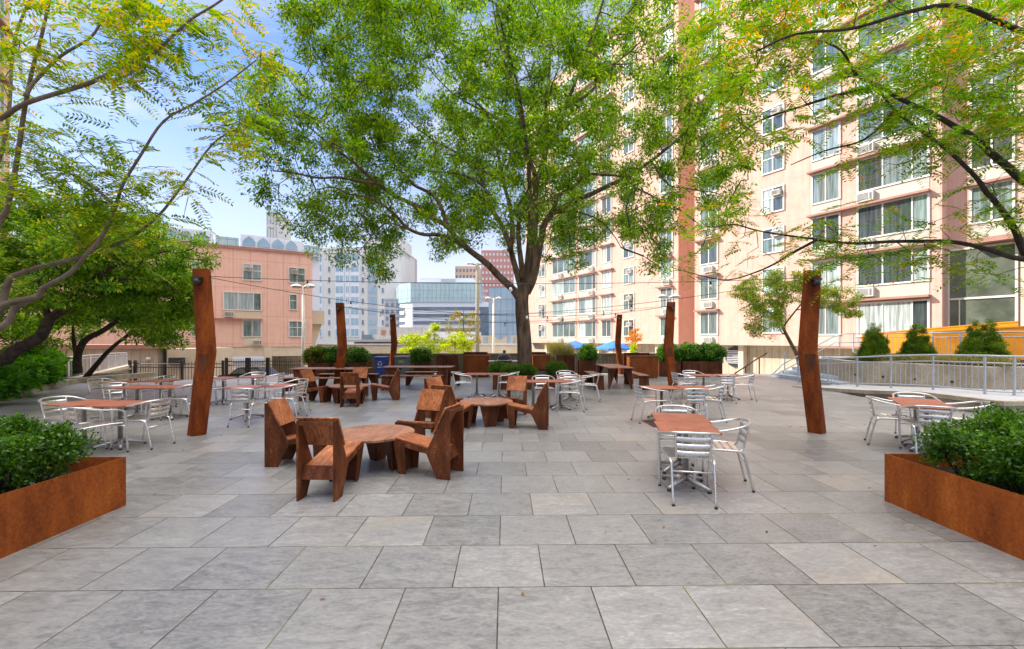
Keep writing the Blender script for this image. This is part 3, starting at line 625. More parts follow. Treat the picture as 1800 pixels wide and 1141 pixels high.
# arched white building behind the low pink block
OR_ = (-61.3, 95.0); ra = thing('arched_building', 'white building with pointed arch windows rising behind the low pink roof', 'building', (OR_[0], OR_[1], 0), R(30))
def fr_(px): return facade_x(px, OR_, R(30))
XA, XB = fr_(270), fr_(562)
part(ra, 'wall', MB().box(XA, XB, 0, 16, -3, 22.0), FWD)
def hr_(p, y): return EYE + (HY - y) / F * (OR_[1] + math.sin(R(30)) * fr_(p))
for (p0, p1, y_) in ((285, 312, 401), (312.4, 341, 403), (341.4, 375, 406), (423, 449, 414), (449.4, 474, 417), (474.4, 499, 419.5), (499.4, 533, 424)): part(ra, 'gable_wall', MB().box(fr_(p0), fr_(p1), -.6, 6, 14, hr_((p0 + p1) / 2, y_)), FWD)
part(ra, 'roof_block', MB().box(fr_(341), fr_(404), 7, 12, 21, hr_(370, 402)), FGR)
gl = MB().box(fr_(380), fr_(420), -.9, -.0, hr_(400, 434), hr_(400, 418)); part(ra, 'glass_bay', gl, CURT)
gl = MB().box(fr_(534), fr_(560), -.9, -.0, hr_(547, 452), hr_(547, 433)); part(ra, 'glass_bay', gl, CURT)
aw = [(0, 0), (2.4, 0), (2.4, .8), (2.0, 1.5), (1.2, 2.1), (.4, 1.5), (0, .8)]
am = MB(); n_ = len(aw); am.add([(x, -.72, z) for x, z in aw] + [(x, -.55, z) for x, z in aw], [tuple(range(n_)), tuple(range(n_, 2 * n_))[::-1]] + [(i, (i + 1) % n_, n_ + (i + 1) % n_, n_ + i)[::-1] for i in range(n_)])
ame = am.mesh('arch_window', FGL)
for p, y in ((300, 421), (327, 423.5), (356, 426), (438, 433), (463, 435.5), (488, 437.5), (512, 440)):
    f = link('arch_window', ame, ra, (fr_(p) - 1.2, 0, hr_(p, y)))
# beige thin tower near px 480
tower('far_tower', 'thin cream skyscraper glimpsed above the arched roof left of the tree', 468, 488, 374, 330, 20, FW, 9, 4, FGR, .35, .8)
# glass office
z = 165; xo = (722 - HX) / F * z; of = thing('office_building', 'wide office building with green glass top and white striped floors', 'building', (xo, z, 0))
W1 = (846 - 722) / F * z; hz_ = lambda y: EYE + (HY - y) / F * z
part(of, 'glass_storeys', MB().poly([(0, 0), (W1, 0), (W1, 30), (-14, 30), (-6, 6)], hz_(531), hz_(496)), CURT)
part(of, 'wall', MB().poly([(.5, .3), (W1 + 4, .3), (W1 + 4, 30), (-13, 30), (-5.5, 6)], -3, hz_(531) - .01), FWD)
for i in range(6):
    yb = 545 + i * 12.5; me = MB().poly([(1, .1), (W1 + 3.5, .1), (W1 + 3.5, .5), (1, .5), (-5.4, 6.3), (-5.7, 6.0)], hz_(yb), hz_(yb - 5.5))
    part(of, 'window_band', me, FDK)
part(of, 'roof_block', MB().poly([(W1 * .12, 2), (W1 * .95, 2), (W1 * .95, 12), (W1 * .12, 12)], hz_(496), hz_(487.5)), FWD)
part(of, 'roof_block', MB().poly([(W1 * .42, 1.5), (W1 * .62, 1.5), (W1 * .62, 1.99), (W1 * .42, 1.99)], hz_(496) + .01, hz_(489.5)), FGR)
tower('annex_building', 'grey annex block between the white tower and the glass office', 676, 722, 527, 175, 14, FGR, 6, 5, FDK, .5, .5, roofm=CURT)
tower('far_tower', 'slim pink and grey tower with small windows behind the hanging leaves', 694, 722, 448, 300, 20, M('mixed far brick', [(.46, .4, .4), (.52, .44, .43)], scale=.05, bs=0), 16, 6, FDK, .5, .4)
tower('far_tower', 'cream apartment tower behind the greenish light pole', 800, 843, 468, 260, 20, FBEI, 12, 7, FDK, .5, .45)
tower('far_tower', 'red brick apartment tower left of the big tree trunk', 846, 903, 440, 240, 20, FRED, 15, 9, FWD, .45, .4)
tower('glass_tower', 'blue glass tower between the light pole and the tree trunk', 859, 935, 506, 130, 24, CURB2, 0, 0, FGL, rz=R(-6))
tower('distant_block', 'dark blue glass block between the office and the glass tower', 844, 862, 540, 150, 14, FDK, 0, 0, FGL)
# roofscape in the middle distance
z = 62; q = lambda p: (p - HX) / F * z; h = lambda y: EYE + (HY - y) / F * z
rf = thing('rooftop_building', 'low roof with grey plant enclosure beyond the terrace wall', 'building', (0, z, 0))
part(rf, 'roof_slab', MB().box(q(610), q(842), 0, 12, h(601), h(597)), FGR)
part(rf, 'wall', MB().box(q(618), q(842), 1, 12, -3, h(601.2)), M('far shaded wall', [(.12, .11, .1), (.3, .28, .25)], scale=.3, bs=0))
part(rf, 'plant_room', MB().box(q(652), q(742), 3, 9, h(597) + .01, h(574)), panelmat('grey plant cladding', [(.42, .41, .37), (.5, .49, .45)], pw=.95, ph=30, gap=.03))
part(rf, 'plant_room', MB().box(q(625), q(645), 2.5, 5, h(597) + .01, h(588)), FDK)
part(rf, 'vent_opening', MB().box(q(659), q(667.5), 2.9, 2.99, h(588), h(580)), LEDGE); part(rf, 'vent_opening', MB().box(q(675), q(682.5), 2.9, 2.99, h(588), h(580)), LEDGE)
part(rf, 'plant_room', MB().box(q(742.5), q(838), 5, 9, h(597) + .01, h(582)), FWD)
z = 50; q = lambda p: (p - HX) / F * z; h = lambda y: EYE + (HY - y) / F * z
pw_ = thing('parapet_wall', 'long beige parapet wall of the deck beyond the plaza', 'wall', (0, z, 0)); part(pw_, 'wall', MB().box(q(557), q(935), 0, .6, -3, h(606)), CREAMP); part(pw_, 'coping', MB().box(q(557), q(935), -.1, .7, h(606), h(604.5)), FWD)
z = 56; q = lambda p: (p - HX) / F * z; h = lambda y: EYE + (HY - y) / F * z
for k, (p0, p1) in enumerate(((846, 866), (866.3, 891), (898, 912))):
    ns = thing('folded_roof_pavilion', ['small concrete pavilion with glazed front left of the thin white light pole', 'concrete pavilion with V shaped folded roof right of the thin white light pole', 'small pavilion with window beside the big tree trunk'][k], 'building', (0, z, 0))
    x0, x1 = q(p0), q(p1); m = MB().plate([(x0, 0, -.5), (x1, 0, -.5), (x1, 0, h(590)), ((x0 + x1) / 2, 0, h(590 if k != 1 else 599)), (x0, 0, h(590))], .5); part(ns, 'wall', m, CREAMP)
    if k != 1: part(ns, 'window', MB().box(x0 + .25, x0 + (x1 - x0) * .6, -.35, -.26, h(603), h(592)), FGL)
# ================================================================ PLAZA EDGES
tw_ = thing('terrace_wall', 'low stained concrete wall along the back of the plaza', 'wall', (0, 21.6, 0))
part(tw_, 'wall', MB().box(-9.9, 7.3, -.15, .15, 0, .9), CONCD); part(tw_, 'coping', MB().box(-9.95, 7.35, -.2, .2, .9, .98), CONCD)
m = MB()
for i in range(16): m.box(2.7 + i * .18, 2.72 + i * .18, -.17, -.151, .02, .88)
part(tw_, 'ribs', m, CONC)
# stair at the right: risers face left
st = thing('stone_stairs', 'blue grey granite steps climbing right toward the lobby', 'stairs', (11.5, 17.6, 0))
for k in range(6): part(st, 'step', MB().box(.42 * k, 6.0, -2.1, 2.0 - .02 * k, .15 * k + (.001 if k else 0), .15 * (k + 1)), GRAN, bevel=.01)
# planter, ramp kerb
ED = [(10.0, 14.9, .05), (10.15, 13.6, .12), (10.1, 12.55, .195), (10.72, 11.5, .28), (10.35, 9.35, .34), (16, 9.0, .34)]
kp = [(P(1395, 683, 15.3)), P(1440, 683.5, 14.6), P(1480, 684, 13.75), P(1522, 686, 12.6), P(1624, 689, 11.35), P(1759.6, 704, 9.35)]
ramp_ = thing('ramp_kerb', 'tan concrete ramp platform with stepped kerb under the grey railing', 'ramp', (0, 0, 0))
top = [(p.x, p.y) for p in kp]; hs = [.02, .06, .1, .19, .29, .33]
vs = [(x, y, z) for (x, y), z in zip(top, hs)] + [(18.9, 9.35, .33), (18.9, 16.5, .33), (12.5, 16.5, .1), (11.2, 15.6, .02)]
m = MB(); n = len(vs); m.add(vs + [(x, y, 0.0) for x, y, z in vs], [(i, (i + 1) % n, n + (i + 1) % n, n + i)[::-1] for i in range(n)]); 
cx, cy = 14, 12.5; c_i = len(m.v); m.add([(cx, cy, .28)], []); m.f += [(i, (i + 1) % n, c_i) for i in range(n)]; m.s += [False] * n
part(ramp_, 'deck', m, M('pale ramp concrete', [(.36, .37, .37), (.46, .46, .45)], scale=2, rough=.9, fine=.1))
m = MB()
for i in range(5):
    a = Vector((*top[i], hs[i] - .045)); b = Vector((*top[i + 1], hs[i + 1] - .045)); m.obox(a + Vector((-.03, -.02, 0)), b + Vector((-.03, -.02, 0)), .14, .1)
    a = Vector((*top[i], (hs[i] - .1) / 2)); b = Vector((*top[i + 1], (hs[i + 1] - .1) / 2)); m.obox(a, b, .09, max(hs[i] - .1, .02))
a = Vector((*top[5], .285)); m.obox(a + Vector((-.04, -.03, 0)), Vector((18.9, 9.32, .285)), .14, .1); m.obox(Vector((*top[5], .11)), Vector((18.9, 9.35, .11)), .09, .22)
part(ramp_, 'kerb', m, CONC)
A_ = P(1483, 673, 15.7); B_ = P(1743, 684, 11.9)
pcb = thing('concrete_planter', 'long tan concrete planter wall holding three dwarf spruces', 'planter', (0, 0, 0))
pts = [(A_.x, A_.y), (B_.x, B_.y), (18.5, 11.6), (18.5, 15.5), (A_.x + .6, A_.y + 2.2)]
part(pcb, 'wall', MB().poly(pts, .0, .9), CONC, bevel=.02)
inn = [(A_.x + .35, A_.y + .1), (B_.x + .1, B_.y + .3), (18.4, 11.9), (18.4, 15.3), (A_.x + .85, A_.y + 1.9)]
part(pcb, 'soil', MB().poly(inn, .88, .93), SOIL)
dd = (B_ - A_); 
for t in (.1, .32, .55, .78):
    p = A_ + dd * t; part(pcb, 'drain_hole', MB().lathe([(.035, -.02), (.035, .02)], 10), BLACK, (p.x - .0, p.y - .02, .42)).rotation_euler = (R(90), 0, ang((dd.x, dd.y)) + R(90))
# spruces
for i, (px_, y0, y1, zz, wpx) in enumerate(((1537, 568, 634, 15.2, 56), (1613, 570, 636, 14.2, 62), (1726, 558, 640, 13.0, 86))):
    h_ = (y1 - y0) / F * zz; base = P(px_, y1, zz); base.z = .93
    shrub('dwarf_spruce', ['leftmost of the three dwarf spruces, beside the orange wall end', 'middle dwarf spruce in the concrete planter', 'largest dwarf spruce in the concrete planter, furthest right'][i], 'conifer', base, wpx / F * zz / 2 * .82, wpx / F * zz / 2 * .82, h_ / 2, SPRUCE, n=560, per=120, L=.032, W=.013, crad=.078, shape='cone', group='dwarf spruces in the concrete planter')
V = []
for _ in range(2600):
    t = RNG.uniform(.1, 1.15); o = RNG.uniform(.1, .9); p = np.array(A_ + dd * t) + np.array([.5 * o, .85 * o, 0]) + np.array([.1, .1, 0]); p[2] = .92; a = RNG.uniform(0, 6.28); L_ = RNG.uniform(.12, .3); u = np.array([math.cos(a) * .5, math.sin(a) * .5, 1]); s = np.array([-math.sin(a), math.cos(a), 0]) * .008
    V.append([p - s, p + s, p + u * L_ + s * .5 + [0, 0, -.03], p + u * L_ - s * .5])
tag(quads('ground_cover', np.array(V), GRASSM), 'low wispy grass covering the concrete planter under the spruces', 'grass', kind='stuff')
# orange walls
def wallseg(m, a, b, th, z0, za, zb):
    a = Vector((a[0], a[1], 0)); b = Vector((b[0], b[1], 0)); s = (b - a).cross(Vector((0, 0, 1))).normalized() * th / 2
    vs = [a - s, a + s, b + s, b - s]; V = [(v.x, v.y, z0) for v in vs] + [(vs[0].x, vs[0].y, za), (vs[1].x, vs[1].y, za), (vs[2].x, vs[2].y, zb), (vs[3].x, vs[3].y, zb)]
    m.add(V, [(0, 1, 2, 3), (4, 7, 6, 5), (0, 4, 5, 1), (1, 5, 6, 2), (2, 6, 7, 3), (3, 7, 4, 0)])
def seg_px(p0, y0, z0, p1, y1, z1): a = P(p0, y0, z0); b = P(p1, y1, z1); return a, b
for i, (p0, y0, z0, p1, y1, z1, lab) in enumerate(((1515, 588, 21.5, 1789, 566, 18.2, 'bright orange wall along the lobby, behind the spruces'), (1642, 584, 17.6, 1960, 566, 15.4, 'nearer bright orange ramp wall behind the largest spruce'))):
    a, b = seg_px(p0, y0, z0, p1, y1, z1); o = thing('orange_wall', lab, 'wall', (a.x, a.y, 0)); m = MB(); wallseg(m, (0, 0), (b.x - a.x, b.y - a.y), .16, 0, a.z, b.z); part(o, 'wall', m, ORANGE)
    m = MB(); m.obox((0, 0, a.z + .02), (b.x - a.x, b.y - a.y, b.z + .02), .2, .05); part(o, 'coping', m, ORANGE)
# railings
def railing(label, posts, H, mat, group=None, name='metal_railing', bal=.13, drop=.17, name_p='post', r=.022, br=.009, cat='railing'):
    b0 = posts[0]; root = thing(name, label, cat, b0, 0, group); top_ = MB(); pm = None; P_ = [Vector(p) - Vector(b0) for p in posts]
    u = Vector((0, 0, 1)); top_.tube([p + u * H for p in P_], r * 1.1, 8); part(root, 'top_rail', top_, mat)
    part(root, 'middle_rail', MB().tube([p + u * (H - drop) for p in P_], r * .8, 8), mat); part(root, 'bottom_rail', MB().tube([p + u * .12 for p in P_], r * .8, 8), mat)
    me = MB().box(-r * .9, r * .9, -r * .9, r * .9, 0, H).mesh(name_p, mat)
    for p in P_: link(name_p, me, root, p)
    bm = MB().tube([(0, 0, .12), (0, 0, H - drop)], br, 6, False).mesh('baluster', mat); c = 0
    tot = sum((P_[i + 1] - P_[i]).length for i in range(len(P_) - 1)); bal = max(bal, tot / 96)
    for i in range(len(P_) - 1):
        a, b = P_[i], P_[i + 1]; n = max(1, round((b - a).length / bal))
        for k in range(1, n): link('baluster', bm, root, a + (b - a) * (k / n))
    return root
rp = [P(1403, 676, 16.9), P(1455.5, 679, 15.6), P(1507, 680.5, 14.3), P(1566, 682, 13.3), P(1640, 686, 12.1), P(1731, 695.6, 10.7), P(1783, 699, 10.4), P(1930, 699, 10.4)]
railing('grey painted railing along the ramp platform, nearest to the plaza', rp, .97, RAILG, bal=.16)
rp = [P(1500, 640, 19.5), P(1560, 640, 18.4), P(1640, 636, 16.9), P(1688, 640, 15.8), P(1757, 646, 14.8), P(1900, 655, 14.2)]
for p in rp: p.z = .95
railing('grey railing behind the concrete planter in front of the orange wall', rp, .95, RAILG, bal=.2)
sh = thing('stair_handrail', 'grey tube handrail rising over the granite steps', 'handrail', (11.6, 19.3, 0))
m = MB(); m.tube([(-.1, .1, .15), (.3, .1, .55), (2.5, .1, 1.75), (3.0, .1, 1.9), (4.5, .0, 1.9)], .025); m.tube([(.1, .1, .15), (2.6, .1, 1.5), (4.5, .0, 1.55)], .02); part(sh, 'rail', m, RAILG)
for x, z in ((.4, .15), (1.4, .6), (2.8, .9), (4.4, .9)): part(sh, 'post', MB().tube([(x, .1, z), (x, .1, z + .95)], .02), RAILG)
# ---------------------------------------------------------------- left garden
gd = [(-5.6, 3.0), (-6.9, 3.0), (-15.5, 3), (-24, 3)]
kb = [P(-260, 742, F * EYE / 144), P(0, 705.5, F * EYE / 107.5), P(60, 689, F * EYE / 91), P(112, 677, F * EYE / 79), P(131, 674, F * EYE / 76)]
kb = [(p.x, p.y) for p in kb]
gb = MB().poly(kb + [(-16.3, 20), (-23.9, 20), (-23.9, 8)], .002, .12); struct('garden_soil', gb, SOIL)
kc = thing('garden_kerb', 'low mossy concrete kerb edging the left garden bed', 'kerb', (0, 0, 0)); m = MB()
for i in range(4): m.obox((*kb[i], .09), (*kb[i + 1], .09), .3, .18)
m.obox((*kb[4], .1), (-15.9, 19.6, .1), .25, .2); part(kc, 'kerb', m, CURB)
rw = thing('ramp_side_wall', 'cream ribbed side wall rising beside the left garden railing', 'wall', (0, 0, 0)); m = MB()
wallseg(m, (P(126, 673, 17.0).x, 17.0), (P(232, 640, 29).x, 29.0), .25, -3, .15, .05); part(rw, 'wall', m, CREAM)
m = MB(); a = P(124, 671, 17.0); b = P(231, 647, 28.5); m.obox(a + Vector((0, 0, .1)), b, .4, .1); part(rw, 'coping', m, CURB)
lp = [P(119.6, 669, 18), P(139, 664.5, 19.2), P(158, 660, 20.5), P(174, 656.5, 22), P(189, 653, 23.4), P(202, 650, 25), P(213, 648, 26.4), P(222.5, 646.5, 28)]
railing('pale grey railing on the sloped garden wall at the left', lp, .93, GALV, bal=.2, name='metal_railing', drop=.12, r=.035, br=.014)
# iron fence beyond the plaza edge (lower ground)
def fence(label, pts, H, n, z0):
    root = thing('iron_fence', label, 'fence', (pts[0].x, pts[0].y, z0)); P_ = [Vector((p.x - pts[0].x, p.y - pts[0].y, 0)) for p in pts]
    for f_ in (.8, .93): part(root, 'rail', MB().tube([p + Vector((0, 0, H * f_)) for p in P_], .03, 6), IRON)
    pm = MB().tube([(0, 0, 0), (0, 0, H - .02), (0, 0, H + .08)], [.014, .014, .002], 5).mesh('picket', IRON); po = MB().box(-.06, .06, -.06, .06, 0, H + .1).mesh('post', IRON)
    for p in P_: link('post', po, root, p)
    tot = sum((P_[i + 1] - P_[i]).length for i in range(len(P_) - 1))
    for i in range(len(P_) - 1):
        a, b = P_[i], P_[i + 1]; k = max(1, round(n * (b - a).length / tot))
        for j in range(1, k): link('picket', pm, root, a + (b - a) * (j / k))
    return root
fz = -1.35
fence('black iron picket fence left of the first steel pole', [P(228, 640, 27.5), P(238, 640, 27.4), P(320, 640, 27), P(392, 640, 27.2)], 1.62, 34, fz)
fence('black iron gate panels right of the left steel pole', [P(398, 640, 27.2), P(434, 640, 27.4), P(438, 640, 27.4), P(470, 640, 27.6)], 1.78, 24, fz)
fence('black iron picket fence ending at the white light pole', [P(472, 640, 27.6), P(534, 640, 27.6)], 1.78, 16, fz)
# parked car beyond the gate
cr_ = thing('parked_car', 'dark car with red brown roof parked beyond the iron gate', 'car', P(446, 600, 33), 0); cr_.location.z = -1.9
B_c = [(-2.2, .45), (-2.15, .95), (-1.3, 1.05), (-.75, 1.5), (.85, 1.5), (1.5, 1.02), (2.2, .9), (2.25, .45)]
m = MB(); n = len(B_c); m.add([(x, -.85, z) for x, z in B_c] + [(x, .85, z) for x, z in B_c], [tuple(range(n)), tuple(range(n, 2 * n))[::-1]] + [(i, (i + 1) % n, n + (i + 1) % n, n + i)[::-1] for i in range(n)])
part(cr_, 'body', m, M('black car paint', [(.015, .01, .01), (.03, .02, .02)], rough=.2, bs=0), bevel=.06)
for (x0, x1) in ((-.95, -.05), (.05, 1.0)):
    part(cr_, 'window', MB().add([(x0 - (.25 if x0 < -.5 else 0), -.87, 1.08), (x1 + (.25 if x1 > .5 else 0), -.87, 1.08), (x1 - .12, -.87, 1.42), (x0 + .12, -.87, 1.42)], [(0, 1, 2, 3)]), GLASSA)
part(cr_, 'roof_rack', MB().tube([(-.8, -.75, 1.56), (.8, -.75, 1.56)], .03), SIDE)
wm = MB().lathe([(.33, -.1), (.33, .1)], 18).mesh('wheel', BLACK)
for x in (-1.4, 1.4):
    for y in (-.8, .8): o = link('wheel', wm, cr_, (x, y, .33)); o.rotation_euler = (R(90), 0, 0)
# ---------------------------------------------------------------- corten boxes along the back wall
def cbox(m, w, d, h, t=.02, floor=.0):
    m.box(-w / 2, w / 2, -d / 2, -d / 2 + t, 0, h); m.box(-w / 2, w / 2, d / 2 - t, d / 2, 0, h); m.box(-w / 2, -w / 2 + t, -d / 2 + t, d / 2 - t, 0, h); m.box(w / 2 - t, w / 2, -d / 2 + t, d / 2 - t, 0, h)
def planter(label, px0, px1, z, h, d=.7, mat=RUSTD, soil=.1, group=None, name='corten_planter', cat='planter', rz=0):
    x0 = (px0 - HX) / F * z; x1 = (px1 - HX) / F * z; w = x1 - x0; o = thing(name, label, cat, ((x0 + x1) / 2, z + d / 2, 0), rz, group)
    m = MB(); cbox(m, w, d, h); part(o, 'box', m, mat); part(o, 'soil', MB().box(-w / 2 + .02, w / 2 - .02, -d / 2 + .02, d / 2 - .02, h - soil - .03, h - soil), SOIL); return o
def bush_on(label, px, z, y0, y1, wpx, ztop, leafm=LEAFB, n=110, per=100, name='round_shrub', L=.07, W=.035, group='clipped round shrubs along the back wall', crad=.14):
    h_ = EYE + (HY - y0) / F * z - ztop; c = P(px, y0, z); return shrub(name, label, 'shrub', (c.x, z, ztop), wpx / F * z / 2, wpx / F * z / 2 * .9, h_ / 2, leafm, n=n, per=per, L=L, W=W, group=group, crad=crad)
zb = 20.2
planter('dark corten planter at the left end of the back wall', 541, 580, zb - .5, .62); bush_on('orange tipped shrub at the left end of the back wall', 556, zb - .1, 611, 640, 40, .5, leafm=leafmat('reddening shrub leaf', [(.04, .1, .015), (.06, .14, .02), (.3, .12, .03), (.45, .18, .04)], pos=[0, .6, .85, 1]))
planter('dark corten planter directly behind the second left pole', 583, 609, zb - .5, .62); bush_on('dark green shrub just left of the second left pole', 586, zb - .1, 611, 640, 34, .5)
planter('dark corten planter right of the second left pole', 612, 645, zb - .5, .62); bush_on('broad green shrub just right of the second left pole', 625, zb - .1, 612, 640, 44, .5)
planter('square corten planter right of the grey bin', 727, 757, zb, .62); bush_on('round shrub right of the grey bin', 740, zb + .35, 611, 640, 36, .5)
planter('corten planter with tapering shrub right of the grass boxes', 1019, 1048, zb - .6, .72); bush_on('upright pointed shrub right of the tall grass boxes', 1034, zb - .25, 608, 640, 30, .6, n=120)
for i, (a, b, c, wd) in enumerate(((1160, 1197, 1176, 40), (1200, 1228, 1213, 38), (1228.5, 1270, 1248, 50))):
    planter(['corten planter behind the second right pole', 'middle corten planter of the three right of the second right pole', 'rightmost corten planter at the end of the back wall'][i], a, b, zb - .7, .68, d=.9); bush_on(['round shrub left of the second right pole', 'middle round shrub of the three at the right end of the wall', 'largest round shrub at the right end of the back wall'][i], c, zb - .2, 605, 636, wd, .58, n=150)
def cabinet(label, px0, px1, z, h, d=.8):
    x0 = (px0 - HX) / F * z; x1 = (px1 - HX) / F * z; w = x1 - x0; o = thing('corten_cabinet', label, 'cabinet', ((x0 + x1) / 2, z + d / 2, 0), 0, 'corten cabinets along the back wall')
    part(o, 'body', MB().box(-w / 2, w / 2, -d / 2, d / 2, .03, h - .06), RUSTC); part(o, 'back_board', MB().box(-w / 2 - .12, w / 2 - .12, d / 2 + .01, d / 2 + .06, 0, h + .1), RUSTD)
    part(o, 'top', MB().box(-w / 2 - .02, w / 2 + .02, -d / 2 - .02, d / 2, h - .06, h - .03), RUSTD); return o
cabinet('long corten cabinet between the tall panels and the grill', 816, 860, 19.4, .98); cabinet('small corten cabinet right of the big tree trunk', 937, 967, 19.4, .98); cabinet('wide corten cabinet between the two right steel poles', 1110, 1157, 18.8, .96)
for i, (a, b, lab) in enumerate(((767, 784, 'left one of the pair of tall corten boxes right of the round shrub'), (785.5, 804, 'right one of the pair of tall corten boxes right of the round shrub'), (978, 993, 'tall corten box with grass, left of its pair'), (994, 1010, 'tall corten box with grass, right of its pair'))): planter(lab, a, b, 19.8, .94, d=.5, soil=.04, name='tall_corten_box')
V = []
for _ in range(900):
    x = RNG.uniform((970 - HX) / F * 20, (1008 - HX) / F * 20); p = np.array([x, 20 + RNG.uniform(-.15, .15), .88]); a = RNG.uniform(0, 6.28); L_ = RNG.uniform(.3, 1.0) * (1 if x > 1.9 else .8); le = RNG.uniform(.1, .7); u = np.array([math.cos(a) * le - .2, math.sin(a) * le * .4, 1]); s = np.array([.006, 0, 0])
    V.append([p - s, p + s, p + u * L_ * .6 + s, p + u * L_ * .6 - s]); q_ = p + u * L_ * .6; V.append([q_ - s, q_ + s, q_ + u * [1.6, 1.6, .35] * L_ * .5, q_ + u * [1.6, 1.6, .35] * L_ * .5])
tag(quads('ornamental_grass', np.array(V), GRASSM), 'tan feathery grass growing in the tall corten boxes', 'grass', kind='stuff')
# bins
def bin_(label, px0, px1, ytop, mat, z, logo):
    x0 = (px0 - HX) / F * z; x1 = (px1 - HX) / F * z; w = (x1 - x0) / 2; h_ = EYE - (ytop - HY) / F * z; o = thing('wheeled_bin', label, 'wheelie bin', ((x0 + x1) / 2, z + .3, 0))
    m = MB(); b = .82; vs = [(-w * b, -.22, .06), (w * b, -.22, .06), (w * b, .22, .06), (-w * b, .22, .06), (-w * .95, -.28, h_ - .1), (w * .95, -.28, h_ - .1), (w * .95, .28, h_ - .1), (-w * .95, .28, h_ - .1)]
    m.add(vs, [(3, 2, 1, 0), (4, 5, 6, 7), (0, 1, 5, 4), (1, 2, 6, 5), (2, 3, 7, 6), (3, 0, 4, 7)]); part(o, 'body', m, mat, bevel=.03)
    part(o, 'lid', MB().box(-w, w, -.32, .3, h_ - .095, h_), mat, bevel=.03); part(o, 'handle', MB().tube([(-w * .8, .34, h_ - .06), (w * .8, .34, h_ - .06)], .02), mat)
    wm = MB().lathe([(.1, -.03), (.1, .03)], 14).mesh('wheel', BLACK)
    for s in (-1, 1): q_ = link('wheel', wm, o, (s * w * .85, .25, .1)); q_.rotation_euler = (0, R(90), 0)
    e = MB()
    if logo:
        for k in range(3):
            a = R(90 + 120 * k); c = Vector((math.cos(a) * .07, -.276, h_ - .3 + math.sin(a) * .07)); t = Vector((-math.sin(a), 0, math.cos(a))); n_ = Vector((math.cos(a), 0, math.sin(a)))
            e.add([c - t * .05 - n_ * .018, c + t * .03 - n_ * .018, c + t * .065, c + t * .03 + n_ * .018, c - t * .05 + n_ * .018], [(0, 1, 2, 3, 4)])
        e.box(-.12, .12, -.268, -.262, h_ - .47, h_ - .44); part(o, 'recycling_mark', e, WHITE)
    else: e.box(-.12, .12, -.292, -.28, h_ - .32, h_ - .18); part(o, 'sticker', e, M('yellow green sticker', [(.3, .35, .1), (.1, .12, .08)], scale=20, bs=0))
bin_('dark blue recycling bin by the back wall', 657, 678, 627, BLUEB, 18.9, True); bin_('dark grey wheeled bin right of the third left pole', 692, 717, 626, GREYB, 19.2, False)
# kamado grill on a cart
gz = 19.0; k_ = thing('kamado_grill', 'black egg shaped grill on a cart left of the tree trunk', 'grill', ((886.5 - HX) / F * gz, gz, 0))
part(k_, 'bowl', MB().lathe([(.1, .42), (.24, .5), (.3, .64), (.3, .76)], 24), BLACK); part(k_, 'lid', MB().lathe([(.305, .77), (.3, .84), (.24, .98), (.12, 1.06), (.06, 1.08)], 24), BLACK)
part(k_, 'chimney_cap', MB().lathe([(.05, 1.08), (.06, 1.1), (.07, 1.17), (.03, 1.19)], 14), BLACK); part(k_, 'band', MB().lathe([(.312, .745), (.312, .775)], 24), GALV)
for s in (-1, 1): part(k_, 'side_shelf', MB().box(min(s * .33, s * .68), max(s * .33, s * .68), -.22, .22, .7, .74), GALV)
part(k_, 'cart', MB().box(-.3, .3, -.3, .3, .1, .14).box(-.3, -.27, -.3, -.27, .14, .6).box(.27, .3, -.3, -.27, .14, .6).box(-.3, -.27, .27, .3, .14, .6).box(.27, .3, .27, .3, .14, .6), IRON)
# planter ring round the big tree with boxwoods
tp = thing('tree_planter', 'low wide corten planter ringing the big tree', 'planter', (.0, 0, 0))
m = MB(); Xa, Xb, Ya, Yb, hh = -.63, 1.5, 14.4, 17.4, .48
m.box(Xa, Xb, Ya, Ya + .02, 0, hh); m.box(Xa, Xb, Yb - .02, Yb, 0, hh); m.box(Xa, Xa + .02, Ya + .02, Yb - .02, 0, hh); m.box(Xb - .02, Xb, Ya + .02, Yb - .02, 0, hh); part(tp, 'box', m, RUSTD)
part(tp, 'soil', MB().box(Xa + .02, Xb - .02, Ya + .02, Yb - .02, .4, .42), SOIL)
for i, (px_, z, wd, y0) in enumerate(((875, 15.2, 33, 634), (897, 14.8, 36, 637), (924, 14.8, 36, 638), (978, 15.2, 35, 633))):
    h_ = EYE + (HY - y0 - 4) / F * z - .42
    shrub('boxwood', ['leftmost bright boxwood in the tree planter', 'second bright boxwood from the left in the tree planter', 'boxwood directly in front of the big tree trunk', 'boxwood alone at the right end of the tree planter'][i], 'shrub', ((px_ - HX) / F * z, z, .42), wd / F * z / 2, wd / F * z / 2, h_ / 2, LEAFBB, n=120, per=110, L=.04, W=.02, crad=.09, group='boxwoods in the tree planter')
